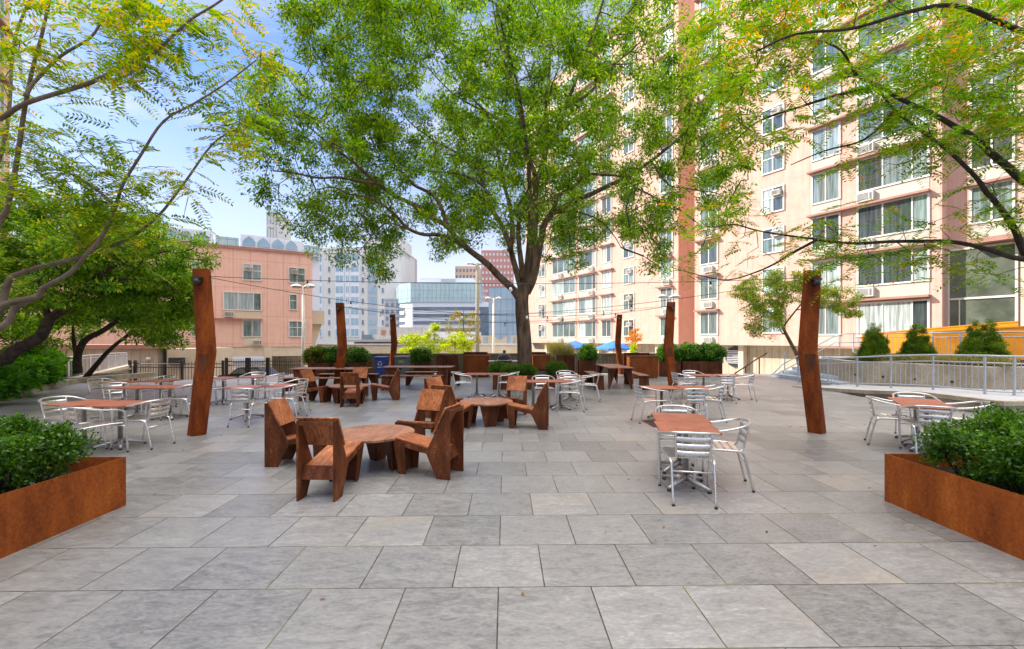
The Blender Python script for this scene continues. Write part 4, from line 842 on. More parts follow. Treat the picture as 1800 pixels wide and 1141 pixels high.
# foreground planters with hedges
for (x0, x1, y0, y1, lab, hl_) in ((-5.1, -3.79, 1.2, 4.33, 'orange rust corten planter in the left foreground', 'glossy boxwood hedge in the left foreground planter'), (3.76, 5.1, 1.2, 4.45, 'rust streaked corten planter in the right foreground', 'glossy boxwood hedge in the right foreground planter')):
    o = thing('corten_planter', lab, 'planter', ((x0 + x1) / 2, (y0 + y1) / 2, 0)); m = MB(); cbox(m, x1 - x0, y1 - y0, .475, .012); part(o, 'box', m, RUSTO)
    w, d = x1 - x0, y1 - y0; part(o, 'soil', MB().box(-w / 2 + .012, w / 2 - .012, -d / 2 + .012, d / 2 - .012, .3, .34), SOIL)
    hr = thing('boxwood_hedge', hl_, 'hedge', ((x0 + x1) / 2, (y0 + y1) / 2, .34)); C = []; st_ = MB(); ends = y1 - (y0 + y1) / 2 - .28
    for k in range(900):
        px_ = RNG.uniform(-w / 2 + .1, w / 2 - .1); py = RNG.uniform(-d / 2, ends); sx = px_ / (w / 2); topz = .6 - .16 * sx * sx + .09 * noise.noise(Vector((px_ * 2.4 + x0, py * 2.4, 0))) + (-.14 if py > ends - .2 else 0)
        zf = RNG.random() ** .45; C.append((px_ * (1 + .16 * zf), py, max(.02, topz * zf)))
        if k % 5 == 0: st_.tube([(px_ * .6, py, 0), (px_ * .8, py + .02, topz * .5), (px_ * 1.0 + RNG.normal() * .03, py + RNG.normal() * .04, topz * 1.05)], [.008, .005, .002], 4, False)
    part(hr, 'stems', st_, BARKD)
    C = np.array(C); V = leaves(C, RNG.uniform(.06, .12, len(C)), 115, .032, .019, -.3); quads('foliage', V, LEAFB, hr)
# ================================================================ steel poles
def pole_mesh(sgn):
    """folded tapering steel pillar; sgn=+1 leans like the left row"""
    m = MB(); s = sgn
    def ring(cx, hw, hd, z, cy=0): return [(cx - hw, cy - hd, z), (cx + hw, cy - hd, z), (cx + hw, cy + hd, z), (cx - hw, cy + hd, z)]
    b = ring(0, .13, .055, 0); k = ring(.165 * s, .137, .06, 1.42); t = ring(.08 * s, .122, .055, 2.84)
    md = [(-.02 * s, -.15, 0)]
    vs = b + k + t; F_ = [(0, 3, 2, 1), (8, 9, 10, 11)]
    for i in range(4): F_.append((4 + i, 4 + (i + 1) % 4, 8 + (i + 1) % 4, 8 + i))
    for i in (1, 2, 3): F_.append((i, (i + 1) % 4, 4 + (i + 1) % 4, 4 + i))
    vs.append((.035 * s, -.165, 0)); c = 12                     # fold line on the front face
    ki = 4 if s > 0 else 5; oi = 5 if s > 0 else 4
    if s > 0: F_ += [(0, 12, 4), (12, 5, 4), (12, 1, 5)]
    else: F_ += [(0, 12, 4), (12, 5, 4), (12, 1, 5)]
    F_[0] = (0, 3, 2, 1, 12)
    return m.add(vs, F_)
PM = {s: pole_mesh(s).mesh('shaft', RUST) for s in (-1, 1)}
POLES = {}
for key, px_, py_, s, lab in (('L1', 346, 764, 1, 'nearest rusty folded steel pole on the left'), ('R1', 1436, 760, -1, 'nearest rusty folded steel pole on the right'), ('L2', 593, 685, 1, 'middle rusty steel pole of the left row, behind the lounge chairs'), ('R2', 1184, 687, -1, 'middle rusty steel pole of the right row'), ('L3', 687, 658, 1, 'farthest left rusty steel pole, beside the grey bin'), ('R3', 1092, 658, -1, 'farthest right rusty steel pole, at the wide cabinet')):
    g_ = G(px_, py_); o = thing('steel_pole', lab, 'pole', g_, 0, 'rusty folded steel poles'); link('shaft', PM[s], o, bevel=.004)
    cxk = .165 * s
    part(o, 'access_plate', MB().add([(cxk - .09, -.068, 1.38), (cxk + .09, -.068, 1.38), (cxk + .065 - .02 * s, -.088, 1.1), (cxk - .085 - .02 * s, -.088, 1.1)], [(3, 2, 1, 0)]), RUSTD)
    m = MB(); m.box(.08 * s - .07, .08 * s + .07, -.15, -.05, 2.66, 2.69); m.lathe([(.055, -.09), (.062, .0)], 16, c=(.08 * s, -.11, 2.655)); part(o, 'spotlight', m, BLACK)
    POLES[key] = Vector((g_.x + .08 * s, g_.y - .0, 2.72))
def string(label, a, b, sag, bulbs):
    a = Vector(a); b = Vector(b); o = thing('string_light', label, 'string light', a, 0, 'wires strung between the steel poles'); d = b - a
    def at(t): return d * t + Vector((0, 0, -sag * 4 * t * (1 - t)))
    m = MB().tube([at(i / 24) for i in range(25)], .0055, 5); part(o, 'cable', m, BLACK)
    sm = MB().lathe([(.016, -.06), (.016, 0)], 8).mesh('socket', BLACK); bm = MB().lathe([(.008, -.15), (.028, -.125), (.034, -.1), (.024, -.075), (.014, -.06)], 12).mesh('bulb', BULB)
    for t in bulbs: s_ = link('socket', sm, o, at(t)); link('bulb', bm, s_)
PL = POLES
string('long wire straight across between the two nearest poles', PL['L1'], PL['R1'], .12, (.17, .5, .83))
string('wire from the nearest left pole to the middle right pole', PL['L1'], PL['R2'], .5, (.2, .4, .6, .8))
string('wire from the nearest right pole to the middle left pole', PL['R1'], PL['L2'], .45, (.25, .45, .65, .85))
string('wire between the two middle poles', PL['L2'], PL['R2'], .25, (.2, .4, .62, .8))
string('wire from the middle left pole to the far right pole', PL['L2'], PL['R3'], .4, (.3, .5, .7))
string('wire from the middle right pole to the far left pole', PL['R2'], PL['L3'], .4, (.3, .5, .72))
string('wire between the two farthest poles', PL['L3'], PL['R3'], .2, (.3, .6))
# ---------------------------------------------------------------- light poles beyond the wall
def lamp(label, px_, ytop, z, z0, mat, r=.06, heads=2, name='light_pole', sp=.42, bars=()):
    t = P(px_, ytop, z); o = thing(name, label, 'light pole', (t.x, z, z0)); H = t.z - z0
    part(o, 'pole', MB().tube([(0, 0, 0), (0, 0, H)], [r * 1.25, r * .8], 12), mat); part(o, 'arm', MB().tube([(-sp, 0, H - .02), (0, 0, H - .14), (sp, 0, H - .02)], r * .4, 6), mat)
    for s in ((-1, 1) if heads == 2 else (-1,)):
        h_ = part(o, 'lamp_head', MB().lathe([(.06, .12), (.2, .02), (.21, -.04), (.1, -.08)], 14), GALV if mat is not IRON else BLACK, (s * sp * 1.25, 0, H)); h_.scale = (1.45, .8, 1); part(h_, 'lens', MB().lathe([(.17, -.06), (.12, -.1)], 14), WHITE)
    for b in bars: part(o, 'crossbar', MB().tube([(-.35, 0, H - b), (.35, 0, H - b)], .03, 6), mat)
lamp('white pole with twin floodlights in front of the low pink block', 533, 503, 23.2, -1.3, WHITE, .07, sp=.28)
lamp('thin white pole with twin floodlights left of the big tree trunk', 867.5, 524, 44, -3, WHITE, .11, sp=.42)
lamp('tall greenish grey light pole with dark box head between office and tree', 839, 463, 38, -3, M('grey green painted pole', [(.2, .19, .14), (.27, .25, .19)], bs=0), .17, heads=1, sp=.55, bars=(1.35,))
lamp('pole with twin floodlights behind the middle right pole', 1176, 521, 24.0, -1.3, WHITE, .06, sp=.28)
# ---------------------------------------------------------------- umbrellas
for i, (px_, y0, z) in enumerate(((1011, 599.5, 27), (1079, 599.5, 27))):
    t = P(px_, y0, z); o = thing('patio_umbrella', ['blue patio umbrella on the lower terrace, left one', 'blue patio umbrella just left of the farthest right pole'][i], 'umbrella', (t.x, z, -1.3), 0, 'blue umbrellas on the lower terrace'); H = t.z + 1.3
    part(o, 'pole', MB().tube([(0, 0, 0), (0, 0, H)], .03), WHITE); part(o, 'base', MB().lathe([(.3, 0), (.3, .08)], 16), GALV)
    m = MB(); n = 24; vs = [(0, 0, H + .03)]
    for r_, z_ in ((.35, -.1), (.8, -.28), (1.08, -.46), (1.1, -.56)):
        for k in range(n):
            a = 2 * math.pi * k / n; rr_ = r_ * (1 - .07 * abs(math.sin(a * 3))); vs.append((rr_ * math.cos(a), rr_ * math.sin(a), H + z_ + .05 * abs(math.sin(a * 3)) * (r_ > .7)))
    m.add(vs, [(0, 1 + k, 1 + (k + 1) % n) for k in range(n)] + [(1 + j * n + k, 1 + (j + 1) * n + k, 1 + (j + 1) * n + (k + 1) % n, 1 + j * n + (k + 1) % n) for j in range(3) for k in range(n)], False); part(o, 'canopy', m, BLUEU)
    for k in range(6): a = math.pi / 3 * k; part(o, 'rib', MB().tube([(0, 0, H - .05), (math.cos(a) * 1.0, math.sin(a) * 1.0, H - .47)], .012, 5), WHITE)
# ================================================================ FURNITURE
# ---- lounge chair: local +Y is the way it faces, origin on the ground under the middle of the back
def lounge():
    o = thing('lounge_chair', 'x', 'chair', (0, 0, 0)); w = .19; T = .022
    prof = [(0, 0), (.17, 0), (.31, .3), (.045, .81), (0, .81)]
    for s in (-1, 1):
        m = MB(); x0, x1 = s * w - T / 2, s * w + T / 2; n = len(prof)
        m.add([(x0, y, z) for y, z in prof] + [(x1, y, z) for y, z in prof], [tuple(range(n)), tuple(range(n, 2 * n))[::-1]] + [(i, (i + 1) % n, n + (i + 1) % n, n + i)[::-1] for i in range(n)])
        part(o, 'side_panel', m, SIDE, bevel=.002)
    # backrest board lies on the sloping front edges
    a = Vector((0, .05, .835)); b = Vector((0, .205, .525)); m = MB().obox(a, b, 2 * w + .05, .02, (0, 1, .5)); part(o, 'backrest', m, WOOD, bevel=.003)
    m = MB().box(-w + T / 2 + .001, w - T / 2 - .001, .001, .02, .76, .8); part(o, 'back_rail', m, SIDE)
    m = MB().obox((0, .06, .2), (0, .115, .33), 2 * w - T - .004, .018, (0, 1, 0)); part(o, 'cross_panel', m, SIDE)
    m = MB().obox((0, .12, .315), (0, .74, .435), 2 * w + .03 - .056, .022); part(o, 'seat', m, WOOD, bevel=.003)
    for s in (-1, 1):
        m = MB(); x0, x1 = s * (w - .021) - .005, s * (w - .021) + .005; pr = [(.28, .27), (.735, .36), (.735, .42), (.28, .335)]
        m.add([(x0, y, z) for y, z in pr] + [(x1, y, z) for y, z in pr], [(0, 1, 2, 3), (7, 6, 5, 4)] + [(i, (i + 1) % 4, 4 + (i + 1) % 4, 4 + i)[::-1] for i in range(4)])
        part(o, 'seat_flange', m, SIDE)
    m = MB(); m.plate([(-.195, .75, .42), (.195, .75, .42), (.15, .7, .0), (-.15, .7, .0)], .012); part(o, 'front_panel', m, SIDE)
    for s in (-1, 1):
        m = MB(); m.plate([(s * .19, .742, .41), (s * .19, .60, .385), (s * .15, .61, .0), (s * .15, .692, .0)], .01); part(o, 'leg', m, SIDE)
    return o
LC = lounge(); used = [False]
def place(proto, x, y, d, label, cat, group):
    key = proto.name
    if not proto.get('used'): o = proto; proto['used'] = 1
    else:
        o = copy_tree(proto)
    o.location = (x, y, 0); o.rotation_euler = (0, 0, ang(d)); tag(o, label, cat, group); return o
gl_ = 'low timber and steel lounge chairs'
for x, y, d, lab in [
    (-3.16, 5.82, (1, .02), 'lounge chair at the left of the nearest round table, facing right'),
    (-1.97, 4.42, (.06, 1), 'nearest lounge chair, its back toward the camera'),
    (-.66, 5.28, (-.95, .3), 'lounge chair right of the nearest round table, facing left'),
    (-1.24, 7.08, (-.4, -.92), 'lounge chair behind the nearest round table, facing the camera'),
    (-1.25, 7.62, (.5, .87), 'lounge chair between the two front round tables, back to the camera'),
    (-1.72, 9.4, (.8, -.6), 'lounge chair behind and left of the second round table'),
    (.67, 8.15, (-1, .12), 'lounge chair right of the second round table, facing left'),
    (.14, 9.75, (-.3, -.95), 'lounge chair behind and right of the second round table, facing the camera'),
    (-5.52, 11.7, (.97, -.25), 'lounge chair left of the farthest round table, facing right'),
    (-3.93, 10.6, (-.05, 1), 'lounge chair with its back to the camera at the farthest round table'),
    (-4.4, 12.9, (0, -1), 'lounge chair behind the farthest round table, facing the camera'),
    (-3.08, 12.1, (-.98, -.2), 'lounge chair right of the farthest round table, seen in profile'),
]: place(LC, x, y, d, lab, 'chair', gl_)
# ---- low round table
def round_table():
    o = thing('round_table', 'x', 'table', (0, 0, 0)); part(o, 'table_top', MB().lathe([(.5, .405), (.515, .41), (.515, .435), (.508, .44)], 120, sm=False), WOODT)
    for k in range(3):
        a = R(90 + 120 * k + 15); d = Vector((math.cos(a), math.sin(a), 0)); s = Vector((-d.y, d.x, 0)); m = MB()
        for q in (-1, 1):
            m.plate([d * .16 + s * .0 + Vector((0, 0, .404)), d * .40 + s * q * .2 + Vector((0, 0, .404)), d * .36 + s * q * .1, d * .23 + s * 0][::q], .012)
        m.plate([d * .401 + s * .2 + Vector((0, 0, .404)), d * .401 - s * .2 + Vector((0, 0, .404)), d * .361 - s * .1, d * .361 + s * .1], .012)
        part(o, 'leg', m, SIDE)
    return o
RT = round_table()
for x, y, a, lab in ((-1.78, 5.68, (.1, 1), 'nearest low round timber table with steel legs'), (-.5, 8.6, (0, -1), 'second low round table, in the middle of the plaza'), (-4.28, 11.6, (0, 1), 'farthest low round table, near the middle left pole')): place(RT, x, y, a, lab, 'table', 'low round timber tables')
# ---- aluminium armchair
def bistro_chair():
    o = thing('bistro_chair', 'x', 'chair', (0, 0, 0)); r = .0125
    L_ = [(-.25, .29, 0), (-.262, .27, .3), (-.268, .25, .56), (-.27, .22, .61), (-.275, .14, .635), (-.275, 0, .65), (-.262, -.12, .675), (-.225, -.22, .7), (-.14, -.285, .715), (0, -.31, .72)]
    pts, _ = smooth_path(L_ + [(-x, y, z) for x, y, z in L_[::-1][1:]], r, r, 4); part(o, 'arm_loop', MB().tube(pts, .0135, 10), ALU)
    for s in (-1, 1):
        pts, _ = smooth_path([(s * .235, .262, .43), (s * .23, .1, .435), (s * .215, -.12, .43), (s * .205, -.19, .415), (s * .2, -.225, .36), (s * .195, -.31, 0)], r, r, 4); part(o, 'leg', MB().tube(pts, .0125, 10), ALU)
        pts, _ = smooth_path([(s * .17, -.268, .705), (s * .165, -.255, .6), (s * .155, -.225, .47), (s * .165, -.2, .425), (s * .205, -.14, .425)], r, r, 4); part(o, 'back_post', MB().tube(pts, .0115, 8), ALU)
    part(o, 'stretcher', MB().tube([(-.2, -.23, .32), (.2, -.23, .32)], .009, 8), ALU); part(o, 'stretcher', MB().tube([(-.26, .262, .38), (.26, .262, .38)], .009, 8), ALU)
    m = MB()
    for i in range(3):
        z = .475 + i * .073; yb = -.222 - (z - .47) * .19
        for k in range(6):
            xa = -.158 + k * .3166 / 6; xb = xa + .3166 / 6; ca = -.03 * math.cos(xa / .17 * 1.5); cb_ = -.03 * math.cos(xb / .17 * 1.5)
            m.add([(xa, yb + ca, z), (xb, yb + cb_, z), (xb, yb + cb_ - .008, z + .052), (xa, yb + ca - .008, z + .052), (xa, yb + ca + .006, z), (xb, yb + cb_ + .006, z), (xb, yb + cb_ - .002, z + .052), (xa, yb + ca - .002, z + .052)], [(0, 1, 2, 3), (7, 6, 5, 4), (3, 2, 6, 7), (0, 4, 5, 1)], True)
    part(o, 'backrest', m, ALU)
    m = MB()
    for i in range(6): y = -.165 + i * .072; z = .437 - .008 * math.sin(math.pi * i / 5); m.box(-.215, .215, y, y + .05, z, z + .007)
    part(o, 'seat', m, ALU)
    fm = MB().lathe([(.016, 0), (.016, .02)], 10).mesh('foot', BLACK)
    for x, y in ((-.25, .29), (.25, .29), (-.195, -.31), (.195, -.31)): link('foot', fm, o, (x, y, 0))
    return o
BC = bistro_chair(); gb_ = 'silver slatted aluminium armchairs'
for x, y, d, lab in [
    (1.83, 4.57, (.2, .97), 'nearest silver armchair, its back to the camera, right of centre'),
    (2.33, 4.97, (-.96, .28), 'silver armchair at the right side of the nearest square table'),
    (2.16, 5.75, (-.2, -.97), 'silver armchair behind the nearest square table, mostly hidden'),
    (2.76, 8.8, (.99, .15), 'silver armchair facing right at the left end of the middle right tables'),
    (3.42, 8.42, (.05, 1), 'silver armchair with back to camera at the middle right tables'),
    (3.98, 8.95, (-.96, .25), 'silver armchair at the right end of the middle right tables'),
    (4.75, 12.2, (.98, .1), 'silver armchair left of the tables behind the middle right pole'),
    (5.25, 12.75, (.05, -1), 'silver armchair behind the far right tables, only its hoop showing'),
    (5.55, 11.6, (.02, 1), 'silver armchair with its back to camera at the far right tables'),
    (6.2, 11.9, (-.97, .2), 'silver armchair at the right end of the far right tables'),
    (.78, 10.95, (.05, -1), 'silver armchair behind the table with the lounge chair, facing the camera'),
    (1.38, 10.2, (-.95, .3), 'silver armchair facing left at the right end of the centre tables'),
    (1.45, 11.25, (-.3, -.95), 'silver armchair between the centre tables and the square table behind'),
    (1.55, 12.7, (0, -1), 'silver armchair behind the square table near the tree planter'),
    (2.05, 11.85, (-.97, .2), 'silver armchair facing left beside the square table near the tree planter'),
    (-1.4, 12.45, (.98, .1), 'silver armchair facing right at the table pair in front of the corten cabinet'),
    (-.1, 12.5, (-.98, .1), 'silver armchair facing left at the table pair in front of the tree planter'),
    (-5.62, 6.75, (-.99, .1), 'silver armchair facing left beside the left foreground planter tables'),
    (-5.9, 6.2, (.35, .93), 'silver armchair just behind the left hedge, its back to the camera'),
    (-6.95, 6.9, (.97, -.15), 'leftmost silver armchair, facing right behind the left hedge'),
    (-8.15, 9.15, (.9, -.4), 'silver armchair facing right at the second left tables'),
    (-6.8, 9.15, (-.99, .05), 'silver armchair facing left, partly behind the nearest left pole'),
    (-8.75, 10.9, (-.25, -.95), 'silver armchair between the two far left table groups'),
    (-9.5, 10.3, (.98, -.1), 'silver armchair farthest left, facing right near the garden'),
    (-7.45, 10.85, (.5, .85), 'silver armchair just right of the nearest left pole, its back to the camera'),
    (-7.75, 11.3, (.9, .1), 'silver armchair half hidden right behind the nearest left pole'),
    (-7.1, 12.1, (.1, -1), 'silver armchair behind the long table right of the left pole'),
    (-6.55, 12.0, (-.95, -.1), 'silver armchair facing left by the iron gate'),
    (-5.08, 8.5, (.03, 1), 'silver armchair with its back to camera left of the lounge chairs'),
    (-4.68, 9.2, (-1, .02), 'silver armchair facing left behind the left lounge chair'),
    (-4.95, 9.95, (-.5, -.85), 'silver armchair facing the camera behind the left centre table'),
]: place(BC, x, y, d, lab, 'chair', gb_)
# ---- square bistro table
def bistro_table():
    o = thing('bistro_table', 'x', 'table', (0, 0, 0)); m = MB(); c = .31; r_ = .035; pts = []
    for cx_, cy_, a0_ in ((c - r_, c - r_, 0), (-c + r_, c - r_, 90), (-c + r_, -c + r_, 180), (c - r_, -c + r_, 270)):
        for k in range(5): a = R(a0_ + 22.5 * k); pts.append((cx_ + r_ * math.cos(a), cy_ + r_ * math.sin(a)))
    part(o, 'table_top', m.poly(pts, .64, .66), TOP, bevel=.003)
    part(o, 'column', MB().lathe([(.032, .06), (.03, .62), (.07, .625), (.07, .638)], 18), ALU)
    for k in range(4):
        a = R(45 + 90 * k); d = Vector((math.cos(a), math.sin(a), 0)); m = MB(); m.tube([d * .02 + Vector((0, 0, .095)), d * .12 + Vector((0, 0, .07)), d * .3 + Vector((0, 0, .028))], [.04, .028, .018], 8); part(o, 'base_foot', m, ALUD)
        part(o, 'glide', MB().lathe([(.022, 0), (.022, .02)], 10, c=tuple(d * .29)), BLACK)
    return o
BT = bistro_table(); gt = 'square terracotta topped cafe tables'
for x, y, d, lab in [
    (1.93, 4.9, (.2, .98), 'nearest square terracotta table, right of centre, front one of the joined pair'),
    (2.09, 5.51, (.2, .98), 'rear one of the joined pair of terracotta tables nearest on the right'),
    (3.05, 9.0, (0, 1), 'left terracotta table of the middle right pair'), (3.71, 9.0, (.03, 1), 'right terracotta table of the middle right pair'),
    (5.3, 12.2, (.02, 1), 'left terracotta table of the far right pair'), (5.98, 12.2, (.04, 1), 'right terracotta table of the far right pair'),
    (.5, 10.4, (0, 1), 'left table of the pair behind the second round table'), (1.14, 10.45, (0, 1), 'right table of the pair behind the second round table'),
    (1.57, 12.0, (0, 1), 'single square table just right of the tree planter'),
    (-1.01, 12.65, (.05, 1), 'square table with a brown post before the corten cabinet'), (-.38, 12.65, (-.02, 1), 'square table left of the tree planter corner'),
    (-6.6, 6.8, (.25, .97), 'left square table behind the left hedge'), (-5.97, 6.72, (.05, 1), 'right square table behind the left hedge'),
    (-7.74, 9.1, (.1, 1), 'left table of the second pair on the left'), (-7.1, 9.15, (0, 1), 'right table of the second pair on the left'),
    (-9.0, 10.2, (.2, 1), 'left table of the farthest left pair'), (-8.4, 10.55, (.2, 1), 'right table of the farthest left pair'),
    (-7.4, 11.3, (.15, 1), 'left table of the pair in front of the iron gate'), (-6.85, 11.65, (.15, 1), 'right table of the pair in front of the iron gate'),
    (-5.5, 9.15, (.1, 1), 'left table of the pair behind the left lounge chair'), (-4.9, 9.45, (.1, 1), 'right table of the pair behind the left lounge chair'),
    (6.1, 6.49, (.53, .85), 'front table of the pair at the right hedge'), (6.43, 7.02, (.53, .85), 'rear table of the pair at the right hedge'),
]: place(BT, x, y, d, lab, 'table', gt)
for x, y, d, lab in [
    (5.88, 6.82, (.84, -.54), 'silver armchair facing right at the tables behind the right hedge'),
    (5.88, 6.22, (.5, .86), 'silver armchair just behind the right hedge, back to the camera'),
    (6.68, 7.3, (-.5, -.86), 'silver armchair behind the right hedge tables, only its hoop showing'),
    (6.62, 6.5, (-.86, .5), 'rightmost silver armchair, partly behind the right hedge'),
]: place(BC, x, y, d, lab, 'chair', gb_)
# ---- long corten tables and benches; local x is the length
def wedge(m, x, s, w, H, sp):
    """folded V leg at end x, leaning outwards by s"""
    for q in (-1, 1):
        m.plate([(x, 0, H), (x + s * .34, q * w / 2, H), (x + s * .22, q * (w / 2 - .06), 0), (x + s * .14, q * (w / 2 - .13), 0)][::q * int(s)], .014)
def long_table(L_=2.38):
    o = thing('dining_table', 'x', 'table', (0, 0, 0)); part(o, 'table_top', MB().box(-L_ / 2, L_ / 2, -.42, .42, .695, .72), WOODT, bevel=.004)
    for s in (-1, 1):
        for q in (-1, 1):
            m = MB(); x0 = s * (L_ / 2 - .12); m.plate([(x0, q * .36, .694), (x0 - s * .42, q * .33, .694), (x0 - s * .12, q * .37, 0), (x0 - s * .05, q * .38, 0)], .014); m.plate([(x0, q * .361, .694), (x0 - s * .06, q * .1, .694), (x0 - s * .05, q * .36, .0)], .014); part(o, 'leg', m, SIDE)
    return o
def bench(L_=2.0):
    o = thing('bench', 'x', 'bench', (0, 0, 0)); part(o, 'seat', MB().box(-L_ / 2, L_ / 2, -.17, .17, .455, .48), WOODT, bevel=.004)
    for s in (-1, 1):
        m = MB(); x0 = s * (L_ / 2 - .06)
        for q in (-1, 1): m.plate([(x0, q * .15, .454), (x0 - s * .3, q * .0, .454), (x0 - s * .06, q * .12, 0), (x0 + s * .02, q * .17, 0)], .014)
        m.plate([(x0 + .001 * s, -.15, .454), (x0 + .001 * s, .15, .454), (x0 + s * .021, .17, 0), (x0 + s * .021, -.17, 0)], .012); part(o, 'leg', m, SIDE)
    return o
LT = long_table(); BN = bench()
place(LT, -5.82, 14.25, (0, 1), 'long steel and timber table behind the middle left pole', 'table', 'long corten dining tables'); place(LT, -3.2, 15.15, (0, 1), 'long table in front of the two bins', 'table', 'long corten dining tables'); place(LT, 3.57, 15.55, (-1, 0), 'long table seen end on between the right benches', 'table', 'long corten dining tables')
for x, y, d, lab in ((-5.95, 13.45, (0, 1), 'bench in front of the long table at the middle left pole'), (-5.55, 15.0, (0, 1), 'bench behind the long table at the middle left pole'), (-3.25, 14.35, (0, 1), 'bench in front of the long table by the bins'), (-2.85, 15.95, (0, 1), 'bench behind the long table by the bins'), (2.83, 15.3, (-1, 0), 'left bench of the end on table near the grass boxes'), (4.3, 15.3, (-1, 0), 'right bench of the end on table before the wide cabinet')): place(BN, x, y, d, lab, 'bench', 'corten benches')
# ================================================================ TREES
# ---- the big plaza tree
def L3(pts, z0, z1): n = len(pts); return [P(x, y, z0 + (z1 - z0) * i / (n - 1)) for i, (x, y) in enumerate(pts)]
T0 = 15.7
trunk = [Vector((.47, T0, .38)), P(922, 620, T0), P(920, 580, T0), P(918, 545, T0), P(918, 520, T0), P(924, 500, T0)]
limbs = [(trunk, .28, .225),
 (L3([(915, 528), (896, 502), (871, 478), (856, 465), (826, 443), (802, 418), (783, 394), (750, 378), (718, 356), (688, 340), (663, 323), (628, 318), (587, 312), (560, 311), (520, 304), (480, 300)], T0, 13.6), 0.143, 0.020),
 (L3([(663, 323), (628, 291), (595, 266), (560, 235), (520, 205)], 14.6, 13.2), 0.059, 0.015),
 (L3([(810, 428), (790, 417), (769, 413), (745, 413), (718, 402), (701, 383), (680, 364), (650, 350), (614, 341), (587, 329), (555, 335)], 15.0, 12.8), 0.084, 0.015),
 (L3([(722, 405), (701, 397), (680, 392), (660, 405), (645, 425), (628, 445)], 14.0, 13.2), 0.034, 0.012),
 (L3([(785, 394), (777, 367), (761, 345), (728, 326), (707, 304), (690, 285), (669, 250), (650, 215), (625, 170)], 15.0, 16.5), 0.084, 0.015),
 (L3([(918, 515), (912, 490), (902, 456), (890, 413), (872, 380), (864, 359), (853, 331), (832, 315), (799, 304), (742, 299), (700, 285)], T0, 17.6), 0.134, 0.020),
 (L3([(872, 380), (858, 352), (843, 345), (821, 340), (791, 364), (765, 392)], 16.4, 17.2), 0.050, 0.012),
 (L3([(896, 440), (901, 410), (900, 380), (897, 364), (886, 318), (875, 273), (868, 227), (851, 198), (820, 180), (780, 150), (745, 110)], 16.0, 18.4), 0.109, 0.020),
 (L3([(886, 318), (859, 307), (821, 285), (796, 266), (760, 245), (720, 215), (690, 170)], 16.8, 15.0), 0.059, 0.012),
 (L3([(900, 378), (921, 345), (938, 315)], 16.2, 15.4), 0.050, 0.050),
 (L3([(924, 512), (931, 490), (940, 450), (940, 413), (940, 353), (943, 318), (955, 285), (962, 260), (982, 222), (995, 189), (1008, 154), (1030, 90), (1055, 20), (1080, -60)], T0, 14.2), 0.160, 0.025),
 (L3([(943, 318), (934, 290), (914, 249), (905, 233), (884, 216), (855, 195), (825, 165), (800, 110), (770, 40)], 15.2, 13.4), 0.092, 0.015),
 (L3([(914, 240), (913, 200), (899, 150), (880, 80), (865, 0), (850, -80)], 15.0, 14.0), 0.059, 0.015),
 (L3([(958, 272), (960, 233), (960, 194), (965, 130), (968, 60), (975, 0), (980, -80)], 14.9, 16.0), 0.084, 0.020),
 (L3([(960, 185), (943, 165), (934, 140), (915, 90), (900, 20)], 15.2, 17.0), 0.042, 0.012),
 (L3([(926, 515), (938, 490), (948, 445), (956, 398), (973, 376), (1000, 360), (1039, 343), (1072, 325), (1098, 312), (1120, 299), (1165, 265), (1201, 237), (1238, 188), (1263, 166), (1300, 130)], T0, 15.2), 0.143, 0.020),
 (L3([(960, 392), (975, 362), (986, 341), (1011, 325), (1030, 306), (1061, 308), (1095, 312)], 15.7, 16.6), 0.076, 0.040),
 (L3([(1095, 312), (1120, 330), (1149, 347), (1195, 369), (1225, 390), (1245, 415)], 15.4, 14.4), 0.042, 0.012),
 (L3([(1165, 265), (1200, 240), (1226, 222), (1275, 206), (1310, 215), (1335, 240)], 15.3, 16.2), 0.050, 0.012),
 (L3([(1146, 285), (1175, 325), (1211, 332), (1260, 340), (1300, 360)], 15.3, 16.6), 0.038, 0.012),
 (L3([(995, 189), (1040, 160), (1085, 110), (1130, 70), (1180, 20)], 14.8, 16.8), 0.059, 0.015),
 (L3([(973, 376), (1010, 372), (1050, 385), (1075, 410), (1090, 435)], 15.6, 14.6), 0.042, 0.012),
 ([P(924, 500, T0), Vector((.6, 14.4, 6.0)), Vector((.3, 12.6, 8.2)), Vector((-.4, 11.0, 10.0))], 0.118, 0.020),
 ([P(920, 490, T0), Vector((.3, 17.4, 6.6)), Vector((1.6, 19.5, 8.8)), Vector((2.2, 21.0, 10.5))], 0.118, 0.020)]
outline = [(500, -200), (488, 40), (478, 110), (432, 160), (424, 210), (450, 240), (420, 265), (418, 300), (452, 330), (445, 350), (482, 375), (476, 410), (520, 400), (548, 440), (572, 445), (588, 490), (612, 448), (640, 440), (652, 490), (678, 500), (688, 440), (712, 430), (735, 385), (762, 400), (770, 450), (796, 470), (826, 452), (850, 400), (892, 430), (905, 468), (930, 430), (955, 470), (985, 440), (1005, 492), (1030, 460), (1050, 480), (1062, 425), (1095, 405), (1130, 470), (1160, 500), (1184, 508), (1205, 455), (1240, 468), (1262, 420), (1300, 395), (1330, 370), (1338, 300), (1310, 240), (1330, 190), (1300, 120), (1260, 40), (1230, -200)]
C = []
